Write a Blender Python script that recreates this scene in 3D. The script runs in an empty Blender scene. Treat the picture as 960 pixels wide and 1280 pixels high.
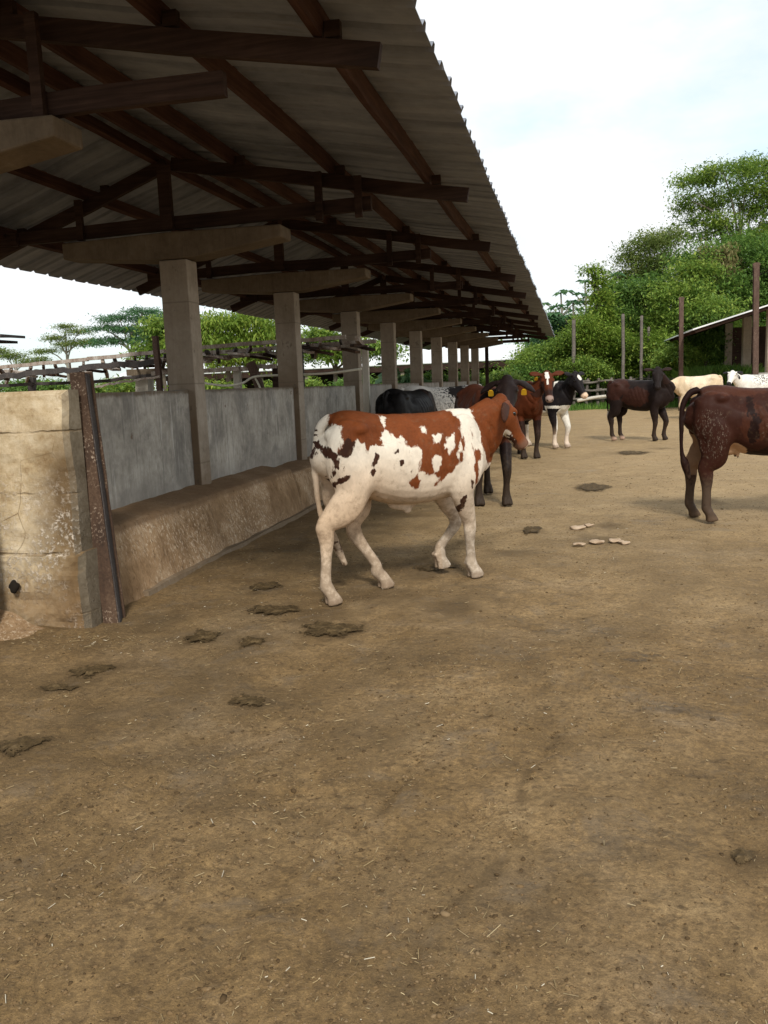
import bpy, math, random
import numpy as np
from mathutils import Vector, Matrix

random.seed(7)
RNG = np.random.default_rng(11)
C = bpy.context.scene.collection
SC = bpy.context.scene
H = 1.45                                     # camera height (m)

# ------------------------------------------------------------------ camera
# the pixel helpers below only turn positions measured in the 960 x 1280
# photograph into metres in the yard (X across, Y along the shed, Z up)
F, CX, CY = 1035.0, 480.0, 640.0
_b, _a = -0.0385, 499.0
_up = np.array([_b, -1.0, (_a + _b * CX - CY) / F]); _up /= np.linalg.norm(_up)
if _up[1] > 0: _up = -_up
_fw = np.array([715.0 - CX, _a + _b * 715.0 - CY, F]); _fw /= np.linalg.norm(_fw)
_fw -= _up * (_fw @ _up); _fw /= np.linalg.norm(_fw)
_rt = np.cross(_fw, _up)
RC = np.stack([_rt, _fw, _up])
def ray(x, y): return RC @ np.array([x - CX, y - CY, F])
def on_z(x, y, z=0.0):
    d = ray(x, y); t = (z - H) / d[2]; return np.array([0, 0, H]) + t * d
def on_y(x, y, Y):
    d = ray(x, y); return np.array([0, 0, H]) + Y / d[1] * d

cam_d = bpy.data.cameras.new('camera'); cam = bpy.data.objects.new('camera', cam_d); C.objects.link(cam)
cm = np.eye(4); cm[:3, :3] = RC @ np.diag([1, -1, -1]); cm[:3, 3] = (0, 0, H)
cam.matrix_world = Matrix(cm.tolist())
cam_d.sensor_fit = 'VERTICAL'; cam_d.sensor_height = 36.0; cam_d.lens = 36.0 * F / 1280.0
cam_d.clip_start = 0.05; cam_d.clip_end = 3000
SC.camera = cam

# ------------------------------------------------------------------ numpy noise
def _hash(ix, iy, iz, seed):
    h = (ix.astype(np.int64) * 374761393 + iy.astype(np.int64) * 668265263 + iz.astype(np.int64) * 2147483647 + seed * 974634777) & 0x7fffffff
    h = ((h ^ (h >> 13)) * 1274126177) & 0x7fffffff
    return ((h ^ (h >> 16)) & 0xffff) / 65535.0
def vnoise(P, scale, seed=0):
    q = np.asarray(P, float) / scale
    i = np.floor(q).astype(np.int64); f = q - i; f = f * f * (3 - 2 * f)
    r = 0
    for dx in (0, 1):
        for dy in (0, 1):
            for dz in (0, 1):
                w = (f[:, 0] if dx else 1 - f[:, 0]) * (f[:, 1] if dy else 1 - f[:, 1]) * (f[:, 2] if dz else 1 - f[:, 2])
                r = r + w * _hash(i[:, 0] + dx, i[:, 1] + dy, i[:, 2] + dz, seed)
    return r * 2 - 1

# ------------------------------------------------------------------ mesh helpers
def mesh_np(name, verts, faces, smooth=False):
    """faces: (n,k) int array or list of lists"""
    me = bpy.data.meshes.new(name)
    v = np.asarray(verts, np.float32)
    if isinstance(faces, np.ndarray):
        n, k = faces.shape
        me.vertices.add(len(v)); me.vertices.foreach_set('co', v.ravel())
        me.loops.add(n * k); me.loops.foreach_set('vertex_index', faces.astype(np.int32).ravel())
        me.polygons.add(n); me.polygons.foreach_set('loop_start', np.arange(0, n * k, k, dtype=np.int32))
        me.polygons.foreach_set('loop_total', np.full(n, k, np.int32))
        me.update(calc_edges=True)
    else:
        me.from_pydata([tuple(map(float, p)) for p in v], [], [tuple(map(int, f)) for f in faces]); me.update()
    if smooth: me.polygons.foreach_set('use_smooth', np.ones(len(me.polygons), bool))
    return me

def put(o, label=None, cat=None, group=None, kind=None):
    if label: o['label'] = label
    if cat: o['category'] = cat
    if group: o['group'] = group
    if kind: o['kind'] = kind
    return o
def empty(name, loc=(0, 0, 0), rotz=0.0):
    o = bpy.data.objects.new(name, None); C.objects.link(o); o.location = loc; o.rotation_euler = (0, 0, rotz)
    o.empty_display_size = 0.2
    return o

class MB:
    def __init__(s): s.v = []; s.f = []
    def add(s, v, f):
        n = len(s.v); s.v += [tuple(map(float, p)) for p in v]; s.f += [tuple(int(i) + n for i in q) for q in f]; return s
    def box(s, x0, x1, y0, y1, z0, z1):
        return s.add([(x0, y0, z0), (x1, y0, z0), (x1, y1, z0), (x0, y1, z0), (x0, y0, z1), (x1, y0, z1), (x1, y1, z1), (x0, y1, z1)],
                     [(0, 3, 2, 1), (4, 5, 6, 7), (0, 1, 5, 4), (1, 2, 6, 5), (2, 3, 7, 6), (3, 0, 4, 7)])
    def bar(s, p0, p1, w, h, up=(0, 0, 1), jit=0.0, seg=1):
        p0 = np.array(p0, float); p1 = np.array(p1, float); t = p1 - p0; L = np.linalg.norm(t); t /= L
        u = np.array(up, float); u -= t * (u @ t)
        if np.linalg.norm(u) < 1e-4: u = np.array([1.0, 0, 0]); u -= t * (u @ t)
        u /= np.linalg.norm(u); r = np.cross(t, u)
        V = []; Fc = []
        for k in range(seg + 1):
            c = p0 + (p1 - p0) * k / seg + (r * random.uniform(-jit, jit) + u * random.uniform(-jit, jit) if jit else 0)
            for a, b in ((-1, -1), (1, -1), (1, 1), (-1, 1)): V.append(c + r * a * w / 2 + u * b * h / 2)
        for k in range(seg):
            for j in range(4):
                a = k * 4 + j; b = k * 4 + (j + 1) % 4; Fc.append((a, b, b + 4, a + 4))
        Fc.append((3, 2, 1, 0)); e = seg * 4; Fc.append((e, e + 1, e + 2, e + 3))
        return s.add(V, Fc)
    def tube(s, pts, rad, n=8):
        v, f = tube([(p[0], p[1], p[2], r, r) for p, r in zip(pts, rad)], n=n, sub=1); return s.add(v, f)
    def prism(s, poly, y0, y1):
        """poly in (x,z), extruded along y"""
        n = len(poly); V = [(x, y0, z) for x, z in poly] + [(x, y1, z) for x, z in poly]
        Fc = [tuple(range(n)), tuple(range(2 * n - 1, n - 1, -1))]
        for i in range(n): j = (i + 1) % n; Fc.append((j, i, i + n, j + n))
        return s.add(V, Fc)
    def build(s, name, mat, parent=None, smooth=False, bevel=0.0):
        v = np.array(s.v, float)
        q = parent
        while q is not None: v = v - np.array(q.location); q = q.parent
        me = mesh_np(name, v, s.f, smooth); me.materials.append(mat)
        o = bpy.data.objects.new(name, me); C.objects.link(o)
        if parent is not None: o.parent = parent
        if bevel:
            m = o.modifiers.new('bevel', 'BEVEL'); m.width = bevel; m.segments = 2; m.limit_method = 'ANGLE'
        return o

def catmull(P, sub):
    P = np.asarray(P, float); n = len(P); out = []
    for i in range(n - 1):
        p0 = P[max(i - 1, 0)]; p1 = P[i]; p2 = P[i + 1]; p3 = P[min(i + 2, n - 1)]
        for k in range(sub):
            t = k / sub
            out.append(0.5 * (2 * p1 + (p2 - p0) * t + (2 * p0 - 5 * p1 + 4 * p2 - p3) * t * t + (3 * p1 - p0 - 3 * p2 + p3) * t ** 3))
    out.append(P[-1]); return np.array(out)

def tube(nodes, n=14, sub=4, ref=(0, 1, 0), shape=None):
    """nodes (x,y,z, lateral radius, other radius) -> closed tube"""
    N = catmull(nodes, sub) if sub > 1 else np.asarray(nodes, float)
    c = N[:, :3]; ra = np.maximum(N[:, 3], .003); rb = np.maximum(N[:, 4], .003)
    T = np.gradient(c, axis=0); T /= np.linalg.norm(T, axis=1)[:, None] + 1e-9
    L = np.tile(np.array(ref, float), (len(c), 1)); L = L - T * (L * T).sum(1)[:, None]
    ln = np.linalg.norm(L, axis=1)
    for i in np.where(ln < .15)[0]: L[i] = np.cross(T[i], (0.3, 0, 1.0))
    L /= np.linalg.norm(L, axis=1)[:, None]
    B = np.cross(T, L); a = np.linspace(0, 2 * math.pi, n, endpoint=False)
    cs, sn = np.cos(a), np.sin(a)
    if shape: cs, sn = shape(cs, sn)
    V = c[:, None, :] + L[:, None, :] * (ra[:, None, None] * cs[None, :, None]) + B[:, None, :] * (rb[:, None, None] * sn[None, :, None])
    V = V.reshape(-1, 3); m = len(c); Fc = []
    for k in range(m - 1):
        for j in range(n):
            p = k * n + j; q = k * n + (j + 1) % n; Fc.append((p, q, q + n, p + n))
    V = np.vstack([V, c[0] - T[0] * min(ra[0], rb[0]) * .4, c[-1] + T[-1] * min(ra[-1], rb[-1]) * .4]); i0 = len(V) - 2
    for j in range(n):
        Fc.append((i0, (j + 1) % n, j)); Fc.append((i0 + 1, (m - 1) * n + j, (m - 1) * n + (j + 1) % n))
    return V, Fc
def ellipsoid(c, r, R=None, nu=14, nv=9):
    V = []; Fc = []
    for i in range(nv + 1):
        th = math.pi * i / nv
        for j in range(nu):
            ph = 2 * math.pi * j / nu; V.append((math.sin(th) * math.cos(ph), math.sin(th) * math.sin(ph), math.cos(th)))
    V = np.array(V) * np.array(r)
    if R is not None: V = V @ np.asarray(R).T
    V = V + np.array(c)
    for i in range(nv):
        for j in range(nu):
            a = i * nu + j; b = i * nu + (j + 1) % nu; Fc.append((a, a + nu, b + nu, b))
    return V, Fc

# ------------------------------------------------------------------ material helpers
class NT:
    def __init__(s, name):
        s.m = bpy.data.materials.new(name); s.m.use_nodes = True; s.t = s.m.node_tree; s.t.nodes.clear()
        s.out = s.t.nodes.new('ShaderNodeOutputMaterial')
    def n(s, typ, **kw):
        nd = s.t.nodes.new('ShaderNode' + typ)
        for k, v in kw.items(): setattr(nd, k, v)
        return nd
    def set(s, sock, v):
        if v is None: return
        if isinstance(v, bpy.types.NodeSocket): s.t.links.new(v, sock)
        elif isinstance(v, (tuple, list)) and len(v) == 3 and sock.type == 'RGBA': sock.default_value = (*v, 1)
        else: sock.default_value = v
    def coord(s, kind='Object'): return s.n('TexCoord').outputs[kind]
    def mapping(s, v, scale=(1, 1, 1), rot=(0, 0, 0), loc=(0, 0, 0)):
        m = s.n('Mapping'); s.set(m.inputs['Vector'], v); m.inputs['Scale'].default_value = scale; m.inputs['Rotation'].default_value = rot; m.inputs['Location'].default_value = loc
        return m.outputs[0]
    def noise(s, v, scale, detail=4, rough=.55, dist=0.0):
        m = s.n('TexNoise'); s.set(m.inputs['Vector'], v); m.inputs['Scale'].default_value = scale; m.inputs['Detail'].default_value = detail
        m.inputs['Roughness'].default_value = rough; m.inputs['Distortion'].default_value = dist
        return m.outputs['Fac']
    def voro(s, v, scale, feature='F1', rand=1.0):
        m = s.n('TexVoronoi', feature=feature); s.set(m.inputs['Vector'], v); m.inputs['Scale'].default_value = scale; m.inputs['Randomness'].default_value = rand
        return m.outputs['Distance']
    def ramp(s, v, stops, interp='LINEAR'):
        m = s.n('ValToRGB'); s.set(m.inputs[0], v); e = m.color_ramp.elements; m.color_ramp.interpolation = interp
        while len(e) < len(stops): e.new(.5)
        for i, (p, c) in enumerate(stops):
            e[i].position = p; e[i].color = (*c, 1) if isinstance(c, (tuple, list)) else (c, c, c, 1)
        return m.outputs[0]
    def step(s, v, lo, hi):
        m = s.n('MapRange'); m.clamp = True; s.set(m.inputs[0], v); m.inputs[1].default_value = lo; m.inputs[2].default_value = hi; return m.outputs[0]
    def math(s, op, a, b=None, clamp=False):
        m = s.n('Math', operation=op, use_clamp=clamp); s.set(m.inputs[0], a); s.set(m.inputs[1], b); return m.outputs[0]
    def mix(s, f, a, b, mode='MIX'):
        m = s.n('Mix', data_type='RGBA', blend_type=mode); s.set(m.inputs[0], f); s.set(m.inputs[6], a); s.set(m.inputs[7], b); return m.outputs[2]
    def sep(s, v):
        m = s.n('SeparateXYZ'); s.set(m.inputs[0], v); return m.outputs
    def attr(s, name): return s.n('Attribute', attribute_name=name).outputs
    def bump(s, h, strength=.3, dist=.01, normal=None):
        m = s.n('Bump'); s.set(m.inputs['Height'], h); m.inputs['Strength'].default_value = strength; m.inputs['Distance'].default_value = dist; s.set(m.inputs['Normal'], normal); return m.outputs[0]
    def bsdf(s, col, rough=.7, spec=.3, normal=None, metal=0.0, **kw):
        b = s.n('BsdfPrincipled'); s.set(b.inputs['Base Color'], col); s.set(b.inputs['Roughness'], rough); s.set(b.inputs['Specular IOR Level'], spec)
        s.set(b.inputs['Metallic'], metal); s.set(b.inputs['Normal'], normal)
        for k, v in kw.items(): s.set(b.inputs[k], v)
        s.t.links.new(b.outputs[0], s.out.inputs[0]); return b

def mat_simple(name, cols, scale=6, stretch=(1, 1, 1), rough=.75, bump=.3, bdist=.006, detail=6, spec=.25, metal=0):
    t = NT(name); v = t.mapping(t.coord(), stretch); n1 = t.noise(v, scale, detail, .62); n2 = t.noise(v, scale * 7.3, 4, .6)
    f = t.math('ADD', t.math('MULTIPLY', n1, .7), t.math('MULTIPLY', n2, .3))
    k = len(cols); c = t.ramp(f, [(.3 + .4 * i / max(k - 1, 1), cc) for i, cc in enumerate(cols)])
    t.bsdf(c, rough, spec, t.bump(f, bump, bdist), metal); return t.m

# ------------------------------------------------------------------ light and sky
SUN_EL, SUN_AZ = math.radians(40), math.radians(162)      # azimuth measured clockwise from +Y
w = bpy.data.worlds.new('World'); SC.world = w; w.use_nodes = True
nt = w.node_tree; nt.nodes.clear()
def wn(t, **k):
    n = nt.nodes.new('ShaderNode' + t)
    for a, b in k.items(): setattr(n, a, b)
    return n
wo = wn('OutputWorld'); bg = wn('Background'); bg.inputs['Strength'].default_value = .10
sky = wn('TexSky'); sky.sky_type = 'NISHITA'; sky.sun_disc = False; sky.sun_elevation = SUN_EL; sky.sun_rotation = SUN_AZ
sky.dust_density = 2.0; sky.air_density = 1.0
tc = wn('TexCoord'); mp = wn('Mapping'); mp.inputs['Scale'].default_value = (1, 1, 2.2); mp.inputs['Location'].default_value = (.35, .1, .0)
n1 = wn('TexNoise'); n1.inputs['Scale'].default_value = 2.3; n1.inputs['Detail'].default_value = 7; n1.inputs['Roughness'].default_value = .55
r1 = wn('ValToRGB'); r1.color_ramp.elements[0].position = .34; r1.color_ramp.elements[1].position = .50
cl = wn('Mix', data_type='RGBA'); cl.inputs[6].default_value = (9.3, 9.8, 10.2, 1); cl.inputs[7].default_value = (12.0, 12.0, 12.0, 1)
n2 = wn('TexNoise'); n2.inputs['Scale'].default_value = 5; n2.inputs['Detail'].default_value = 5
mx = wn('Mix', data_type='RGBA')
L = nt.links.new
L(tc.outputs['Generated'], mp.inputs[0]); L(mp.outputs[0], n1.inputs[0]); L(mp.outputs[0], n2.inputs[0]); L(n1.outputs['Fac'], r1.inputs[0])
L(n2.outputs['Fac'], cl.inputs[0]); L(r1.outputs[0], mx.inputs[0])
sg = wn('VectorMath', operation='MULTIPLY_ADD'); sg.inputs[1].default_value = (1.0, 1.0, 1.0); sg.inputs[2].default_value = (5.2, 6.2, 6.2); L(sky.outputs[0], sg.inputs[0])
L(sg.outputs[0], mx.inputs[6]); L(cl.outputs[2], mx.inputs[7]); L(mx.outputs[2], bg.inputs[0]); L(bg.outputs[0], wo.inputs[0])
ld = bpy.data.lights.new('sun', 'SUN'); ld.energy = 3.1; ld.angle = math.radians(10); ld.color = (1.0, .95, .87)
sun = bpy.data.objects.new('sun', ld); C.objects.link(sun); sun.location = (5, -5, 20)
sd = Vector((math.sin(SUN_AZ) * math.cos(SUN_EL), math.cos(SUN_AZ) * math.cos(SUN_EL), math.sin(SUN_EL)))
sun.rotation_euler = sd.to_track_quat('Z', 'Y').to_euler()
vs = SC.view_settings; vs.view_transform = 'Standard'; vs.look = 'None'; vs.gamma = 1; vs.use_curve_mapping = False; vs.exposure = 0.0
SC.cycles.max_bounces = 8; SC.cycles.diffuse_bounces = 5; SC.cycles.transmission_bounces = 4; SC.cycles.use_denoising = True
try: SC.cycles.denoiser = 'OPENIMAGEDENOISE'
except Exception: pass

# ------------------------------------------------------------------ cows
def cow_mat(name, A, B, B2=(.02, .012, .01), hoof=(.03, .025, .022), pink=(.55, .33, .25), edge=(.05, .03), fleck=0.0, dirt=.25, rough=.62, under=False):
    t = NT(name); v = t.coord()
    warp = t.math('ADD', t.math('MULTIPLY', t.math('SUBTRACT', t.noise(t.mapping(v, (1, 1, .75)), 8, 3, .6), .5), edge[0] * 2),
                  t.math('MULTIPLY', t.math('SUBTRACT', t.noise(t.mapping(v, (1, 1, .5)), 30, 4, .62), .5), edge[1] * 2))
    fur = t.noise(t.mapping(v, (.6, 1, .3)), 85, 4, .7); big = t.noise(v, 4.5, 4, .6)
    def shade(c, k=.22):
        return t.mix(t.ramp(t.math('ADD', t.math('MULTIPLY', big, .6), t.math('MULTIPLY', fur, .4)), [(.3, 0.0), (.7, 1.0)]),
                     tuple(x * (1 - k) for x in c), tuple(min(1, x * (1 + k)) for x in c))
    p1 = t.step(t.math('ADD', t.attr('patch')['Fac'], warp), -.005, .006)
    if fleck:
        fl = t.step(t.noise(t.mapping(v, (1, 1, .7)), 34, 2, .5), .62 - fleck * .1, .64 - fleck * .1)
        p1 = t.math('MAXIMUM', p1, t.math('MULTIPLY', fl, t.step(t.math('ADD', t.attr('patch')['Fac'], warp), -.22, -.02)))
    p2 = t.step(t.math('ADD', t.attr('patch2')['Fac'], warp), -.003, .004)
    cA = t.mix(t.attr('pink')['Fac'], shade(A, .18), shade(pink, .25)) if under else shade(A, .18)
    c = t.mix(p1, cA, shade(B, .38)); c = t.mix(p2, c, shade(B2, .3))
    if not under: c = t.mix(t.attr('pink')['Fac'], c, shade(pink, .2))
    c = c = t.mix(t.attr('dark')['Fac'], c, shade(hoof, .25))
    mud = t.math('MULTIPLY', t.step(t.math('ADD', t.noise(v, 22, 5, .7), t.math('MULTIPLY', t.attr('mud')['Fac'], .35)), .56, .80), dirt * 2, clamp=True)
    c = t.mix(mud, c, (.16, .105, .06))
    crust = t.math('MULTIPLY', t.step(t.noise(t.mapping(v, (1, 1, .5)), 62, 4, .75), .55, .66), t.step(t.math('ADD', t.attr('crust')['Fac'], t.math('MULTIPLY', t.math('SUBTRACT', t.noise(v, 9, 3), .5), .9)), .3, .6))
    c = t.mix(t.math('MULTIPLY', crust, .75), c, (.20, .16, .12))
    b = t.bsdf(c, rough, .07, t.bump(t.math('ADD', fur, t.math('MULTIPLY', crust, 1.5)), .35, .004))
    b.inputs['Sheen Weight'].default_value = 0
    return t.m

eye_t = NT('eye_gloss'); eye_t.bsdf((.008, .006, .005), .12, .5); M_EYE = eye_t.m
tag_t = NT('yellow_plastic'); tag_t.bsdf((.72, .42, .02), .4, .4); M_TAG = tag_t.m

def sdf_poly(px, pz, poly):
    P = np.array(poly, float); n = len(P); d = np.full(len(px), 1e9); ins = np.zeros(len(px), bool)
    for i in range(n):
        a = P[i]; b = P[(i + 1) % n]; e = b - a; wx = px - a[0]; wz = pz - a[1]
        t = np.clip((wx * e[0] + wz * e[1]) / (e @ e + 1e-9), 0, 1)
        d = np.minimum(d, np.hypot(wx - e[0] * t, wz - e[1] * t))
        c = (a[1] > pz) != (b[1] > pz)
        with np.errstate(divide='ignore', invalid='ignore'):
            xx = a[0] + (pz - a[1]) * e[0] / (e[1] if abs(e[1]) > 1e-9 else 1e-9)
        ins ^= c & (px < xx)
    return np.where(ins, d, -d)
def blob(P, c, r):
    return (1 - np.linalg.norm((P - np.array(c)) / np.array(r), axis=1)) * min(r)
def ss(x, a, b):
    t = np.clip((x - a) / (b - a), 0, 1); return t * t * (3 - 2 * t)

def _tor(cs, sn):
    c2 = np.sign(cs) * np.abs(cs) ** .85
    return c2 * (1 - .28 * np.maximum(sn, 0) ** 2.0), np.sign(sn) * np.abs(sn) ** .92

def build_cow(loc, ang, mat, color, label, group='cattle in the yard', scale=1.0, voxel=.014,
              hr=None, hl=None, fr=None, fl=None, poll=(.95, 0, 1.36), face=(.8, 0, -.6), roll=0.0,
              tail=None, horns=False, tags=(), belly=0.0, girth=1.0, sheath=False, udder=False, ear_droop=-.15, leg=1.10, neck=1.0, tuck=0.0, hs=1.0):
    """local frame: x forwards, y to the animal's left, z up; legs: foot (x,y,z) + joint offset (dx,z)"""
    parts = []; ad = parts.append
    tor = [(-.655, 1.15, 1.00, .06), (-.615, 1.23, .87, .145), (-.53, 1.285, .79, .20), (-.40, 1.285, .745, .235), (-.25, 1.262, .675, .25),
           (-.05, 1.245, .61, .272), (.15, 1.24, .60, .275), (.32, 1.25, .625, .25), (.48, 1.26, .66, .205), (.60, 1.20, .70, .16), (.68, 1.08, .79, .09)]
    ad(tube([(x, 0, (zt + zb - belly) / 2, w * girth, (zt - zb + belly) / 2) for x, zt, zb, w in tor], n=28, sub=4, shape=_tor))
    for s in (-1, 1):
        ad(ellipsoid((-.48, s * .125, .96), (.175, .105, .27)))
        ad(ellipsoid((-.41, s * .145, .83), (.15, .085, .20)))
        ad(ellipsoid((-.47, s * .135, .78), (.13, .075, .22)))
        ad(ellipsoid((.43, s * .125, .96), (.14, .085, .27)))
        ad(ellipsoid((-.40, s * .13, 1.15), (.11, .085, .06)))
        ad(ellipsoid((-.575, s * .085, 1.12), (.06, .05, .06)))
    # legs
    def hind(s, foot, k):
        fx, fy, fz = foot; dx, kz = k
        hk = (fx + dx, s * .15 * .35 + fy * .65, kz); ft = (fx - .035 + dx * .12, fy, .125 + fz)
        st = (-.43 + (fx + .5) * .25, s * .160, .74)
        ad(tube([(-.46, s * .12, 1.08, .08, .16), (-.43 + (fx + .5) * .1, s * .145, .92, .10, .20), (*st, .085, .135), ((st[0] * .45 + hk[0] * .55) + .012, s * .155 * .5 + fy * .5, (st[2] + kz) / 2, .074, .124),
                 (hk[0] - .012, hk[1], kz + .035, .045 * leg, .064 * leg), (hk[0], hk[1], kz - .045, .042 * leg, .057 * leg), ((hk[0] + ft[0]) / 2, (hk[1] + fy) / 2, (kz + ft[2]) / 2, .033 * leg, .040 * leg), (ft[0] - .002, fy, ft[2] + .05, .035 * leg, .040 * leg),
                 (ft[0], fy, ft[2], .043, .046), (fx - .008, fy, fz + .075, .041, .043)], n=14))
        ad(ellipsoid((hk[0] - .04, hk[1], kz + .05), (.026, .022, .045)))
        hoof(fx, fy, fz)
    def fore(s, foot, k):
        fx, fy, fz = foot; dx, kz = k
        el = (.37 + (fx - .45) * .2, s * .155, .70); kn = (fx + dx, s * .14 * .35 + fy * .65, kz); ft = (fx - .02 + (dx * .1), fy, .12 + fz)
        ad(tube([(.44, s * .12, 1.0, .08, .17), (.41 + (fx - .45) * .08, s * .15, .84, .085, .15), (*el, .07, .105), (el[0] * .5 + kn[0] * .5, s * .15 * .5 + kn[1] * .5, (el[2] + kz) / 2 + .01, .055 * leg, .074 * leg),
                 (kn[0], kn[1], kz + .03, .046 * leg, .053 * leg), (kn[0] + .004, kn[1], kz - .03, .043 * leg, .049 * leg), ((kn[0] + ft[0]) / 2, (kn[1] + fy) / 2, (kz + ft[2]) / 2, .032 * leg, .037 * leg), (ft[0], fy, ft[2] + .045, .035 * leg, .039 * leg),
                 (ft[0], fy, ft[2], .043, .045), (fx - .008, fy, fz + .072, .041, .042)], n=14))
        hoof(fx, fy, fz)
    def hoof(fx, fy, fz):
        for s in (-1, 1):
            ad(tube([(fx - .025, fy + s * .024, fz + .095, .026, .036), (fx + .0, fy + s * .027, fz + .05, .029, .047), (fx + .012, fy + s * .029, fz + .012, .031, .058), (fx + .014, fy + s * .029, fz + .004, .029, .055)], n=10, sub=3))
        for s in (-1, 1): ad(ellipsoid((fx - .062, fy + s * .022, fz + .11), (.013, .011, .018), nu=8, nv=6))
    hr = hr or ((-.50, -.15, 0), (-.06, .47)); hl = hl or ((-.48, .15, 0), (-.06, .47))
    fr = fr or ((.44, -.13, 0), (.012, .38)); fl = fl or ((.46, .13, 0), (.012, .38))
    hind(-1, *hr); hind(1, *hl); fore(-1, *fr); fore(1, *fl)
    # head frame
    fx = np.array(face, float); fx /= np.linalg.norm(fx); P0 = np.array(poll, float)
    up = np.array([0, 0, 1.0]); 
    if abs(fx[2]) > .9: up = np.array([.6, 0, .8])
    fy = np.cross(up, fx); fy /= np.linalg.norm(fy); fz = np.cross(fx, fy)
    if roll:
        c, s_ = math.cos(roll), math.sin(roll); fy, fz = fy * c + fz * s_, fz * c - fy * s_
    HR = np.stack([fx, fy, fz], 1)
    HS = HR * hs
    def tohead(vf): v, f = vf; return (np.asarray(v) @ HS.T + P0, f)
    hd = [(-.05, .0, .05, .05), (-.01, .0, .085, .080), (.06, -.012, .112, .098), (.13, -.022, .117, .104), (.20, -.03, .104, .092), (.28, -.036, .084, .072), (.35, -.04, .072, .062), (.415, -.042, .069, .066), (.46, -.045, .060, .064), (.488, -.05, .036, .042)]
    ad(tohead(tube([(x, 0, z, w, h) for x, z, h, w in hd], n=20, sub=4)))
    for s in (-1, 1):
        ad(tohead(ellipsoid((.125, s * .084, .042), (.045, .026, .028))))       # brow
        ad(tohead(ellipsoid((.10, s * .062, -.085), (.085, .04, .06))))         # jaw
        ad(tohead(ellipsoid((.452, s * .036, -.012), (.028, .022, .022))))      # nostril rim
        ad(tohead(tube([(.025, s * .075, .045, .028, .026), (.005, s * .12, .040 + ear_droop * .05, .036, .022), (-.012, s * .17, .03 + ear_droop * .12, .056, .019), (-.018, s * .23, .02 + ear_droop * .22, .052, .017), (-.008, s * .275, .012 + ear_droop * .3, .022, .012)], n=12, ref=(1, 0, 0))))
    ad(tohead(ellipsoid((.0, 0, .06), (.06, .06, .045))))                        # poll
    # neck
    N0 = np.array([.36, 0, 1.0]); N1 = np.array([.56, 0, 1.03]); N3 = P0 + fx * .035 - fz * .03; d = N3 - N1
    ad(tube([(*N0, .17, .23), (*N1, .125, .20), (*(N1 + d * .35 + np.array([0, 0, -.01])), .098 * neck, .165 * neck), (*(N1 + d * .7), .083 * neck, .13 * neck), (*N3, .078 * neck, .105 * neck)], n=18))
    dl = N1 + d * .55 - np.array([0, 0, .12])
    ad(tube([(.60, 0, .86, .05, .09), (.64, 0, .88, .04, .10), (*((np.array([.64, 0, .9]) + dl) / 2), .026, .09), (*dl, .024, .06), (*(P0 + fx * .12 - fz * .1), .03, .03)], n=12))
    # tail
    tail = tail or [(-.60, 0, 1.24), (-.66, 0, 1.17), (-.685, 0, 1.0), (-.685, 0, .78), (-.675, 0, .60), (-.665, 0, .50), (-.655, 0, .36)]
    tr = [.036, .031, .025, .021, .021, .040, .020]
    ad(tube([(*p, r, r) for p, r in zip(tail, tr)], n=10))
    if sheath: ad(ellipsoid((.0, 0, .61), (.12, .034, .05))); ad(ellipsoid((.03, -.01, .572), (.036, .022, .04)))
    if udder:
        ad(ellipsoid((-.30, 0, .70), (.14, .11, .09)))
        for s in (-1, 1): ad(ellipsoid((-.22, s * .05, .62), (.016, .016, .035)))
    V = []; Fc = []
    for v, f in parts:
        n = len(V); V.extend(np.asarray(v).tolist()); Fc.extend([tuple(i + n for i in q) for q in f])
    me = mesh_np('cow_rough', np.array(V), Fc)
    tmp = bpy.data.objects.new('cow_rough', me); C.objects.link(tmp)
    m = tmp.modifiers.new('r', 'REMESH'); m.mode = 'VOXEL'; m.voxel_size = voxel; m.adaptivity = 0
    m = tmp.modifiers.new('s', 'SMOOTH'); m.factor = .5; m.iterations = 5 if voxel < .012 else 3
    bpy.context.view_layer.update(); dg = bpy.context.evaluated_depsgraph_get()
    body = bpy.data.meshes.new_from_object(tmp.evaluated_get(dg), depsgraph=dg); body.name = 'cow_body'
    bpy.data.objects.remove(tmp); bpy.data.meshes.remove(me)
    n = len(body.vertices); co = np.empty(n * 3, np.float32); body.vertices.foreach_get('co', co); co = co.reshape(-1, 3).astype(float)
    if tuck:
        def tk(q): q[:, 0] += tuck * ss(-q[:, 0], .15, .62) * ss(q[:, 2], .48, .82); return q
        co = tk(co); tail = [tuple(q) for q in tk(np.array(tail, float))]
    hc = (co - P0) @ HR / hs
    # soft irregularity of muscle and hide (kept off the face and feet)
    amp = .006 * ss(co[:, 2], .15, .5)
    nor = np.empty(n * 3, np.float32); body.vertices.foreach_get('normal', nor); nor = nor.reshape(-1, 3)
    co2 = co + nor * (amp * (vnoise(co, .13, 5) * .8 + vnoise(co, .05, 9) * .35))[:, None]
    inhead = (hc[:, 0] > -.08) & (hc[:, 0] < .55) & (np.abs(hc[:, 1]) < .31) & (np.abs(hc[:, 2] + .03) < .19)
    ax_, ay_, az_ = co[:, 0], np.abs(co[:, 1]), co[:, 2]
    g = lambda x0, z0, sx, sz: np.exp(-((ax_ - x0) / sx) ** 2 - ((az_ - z0) / sz) ** 2) * ss(ay_, .05, .13)
    dd = -.024 * g(-.23, 1.12, .085, .065) + .009 * g(-.40, 1.175, .07, .05) + .009 * g(-.60, 1.13, .05, .05) - .012 * g(.24, .88, .05, .2) + .010 * g(.36, 1.08, .03, .16) - .010 * g(-.30, .70, .05, .12) + .008 * g(-.33, .80, .05, .06)
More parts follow.
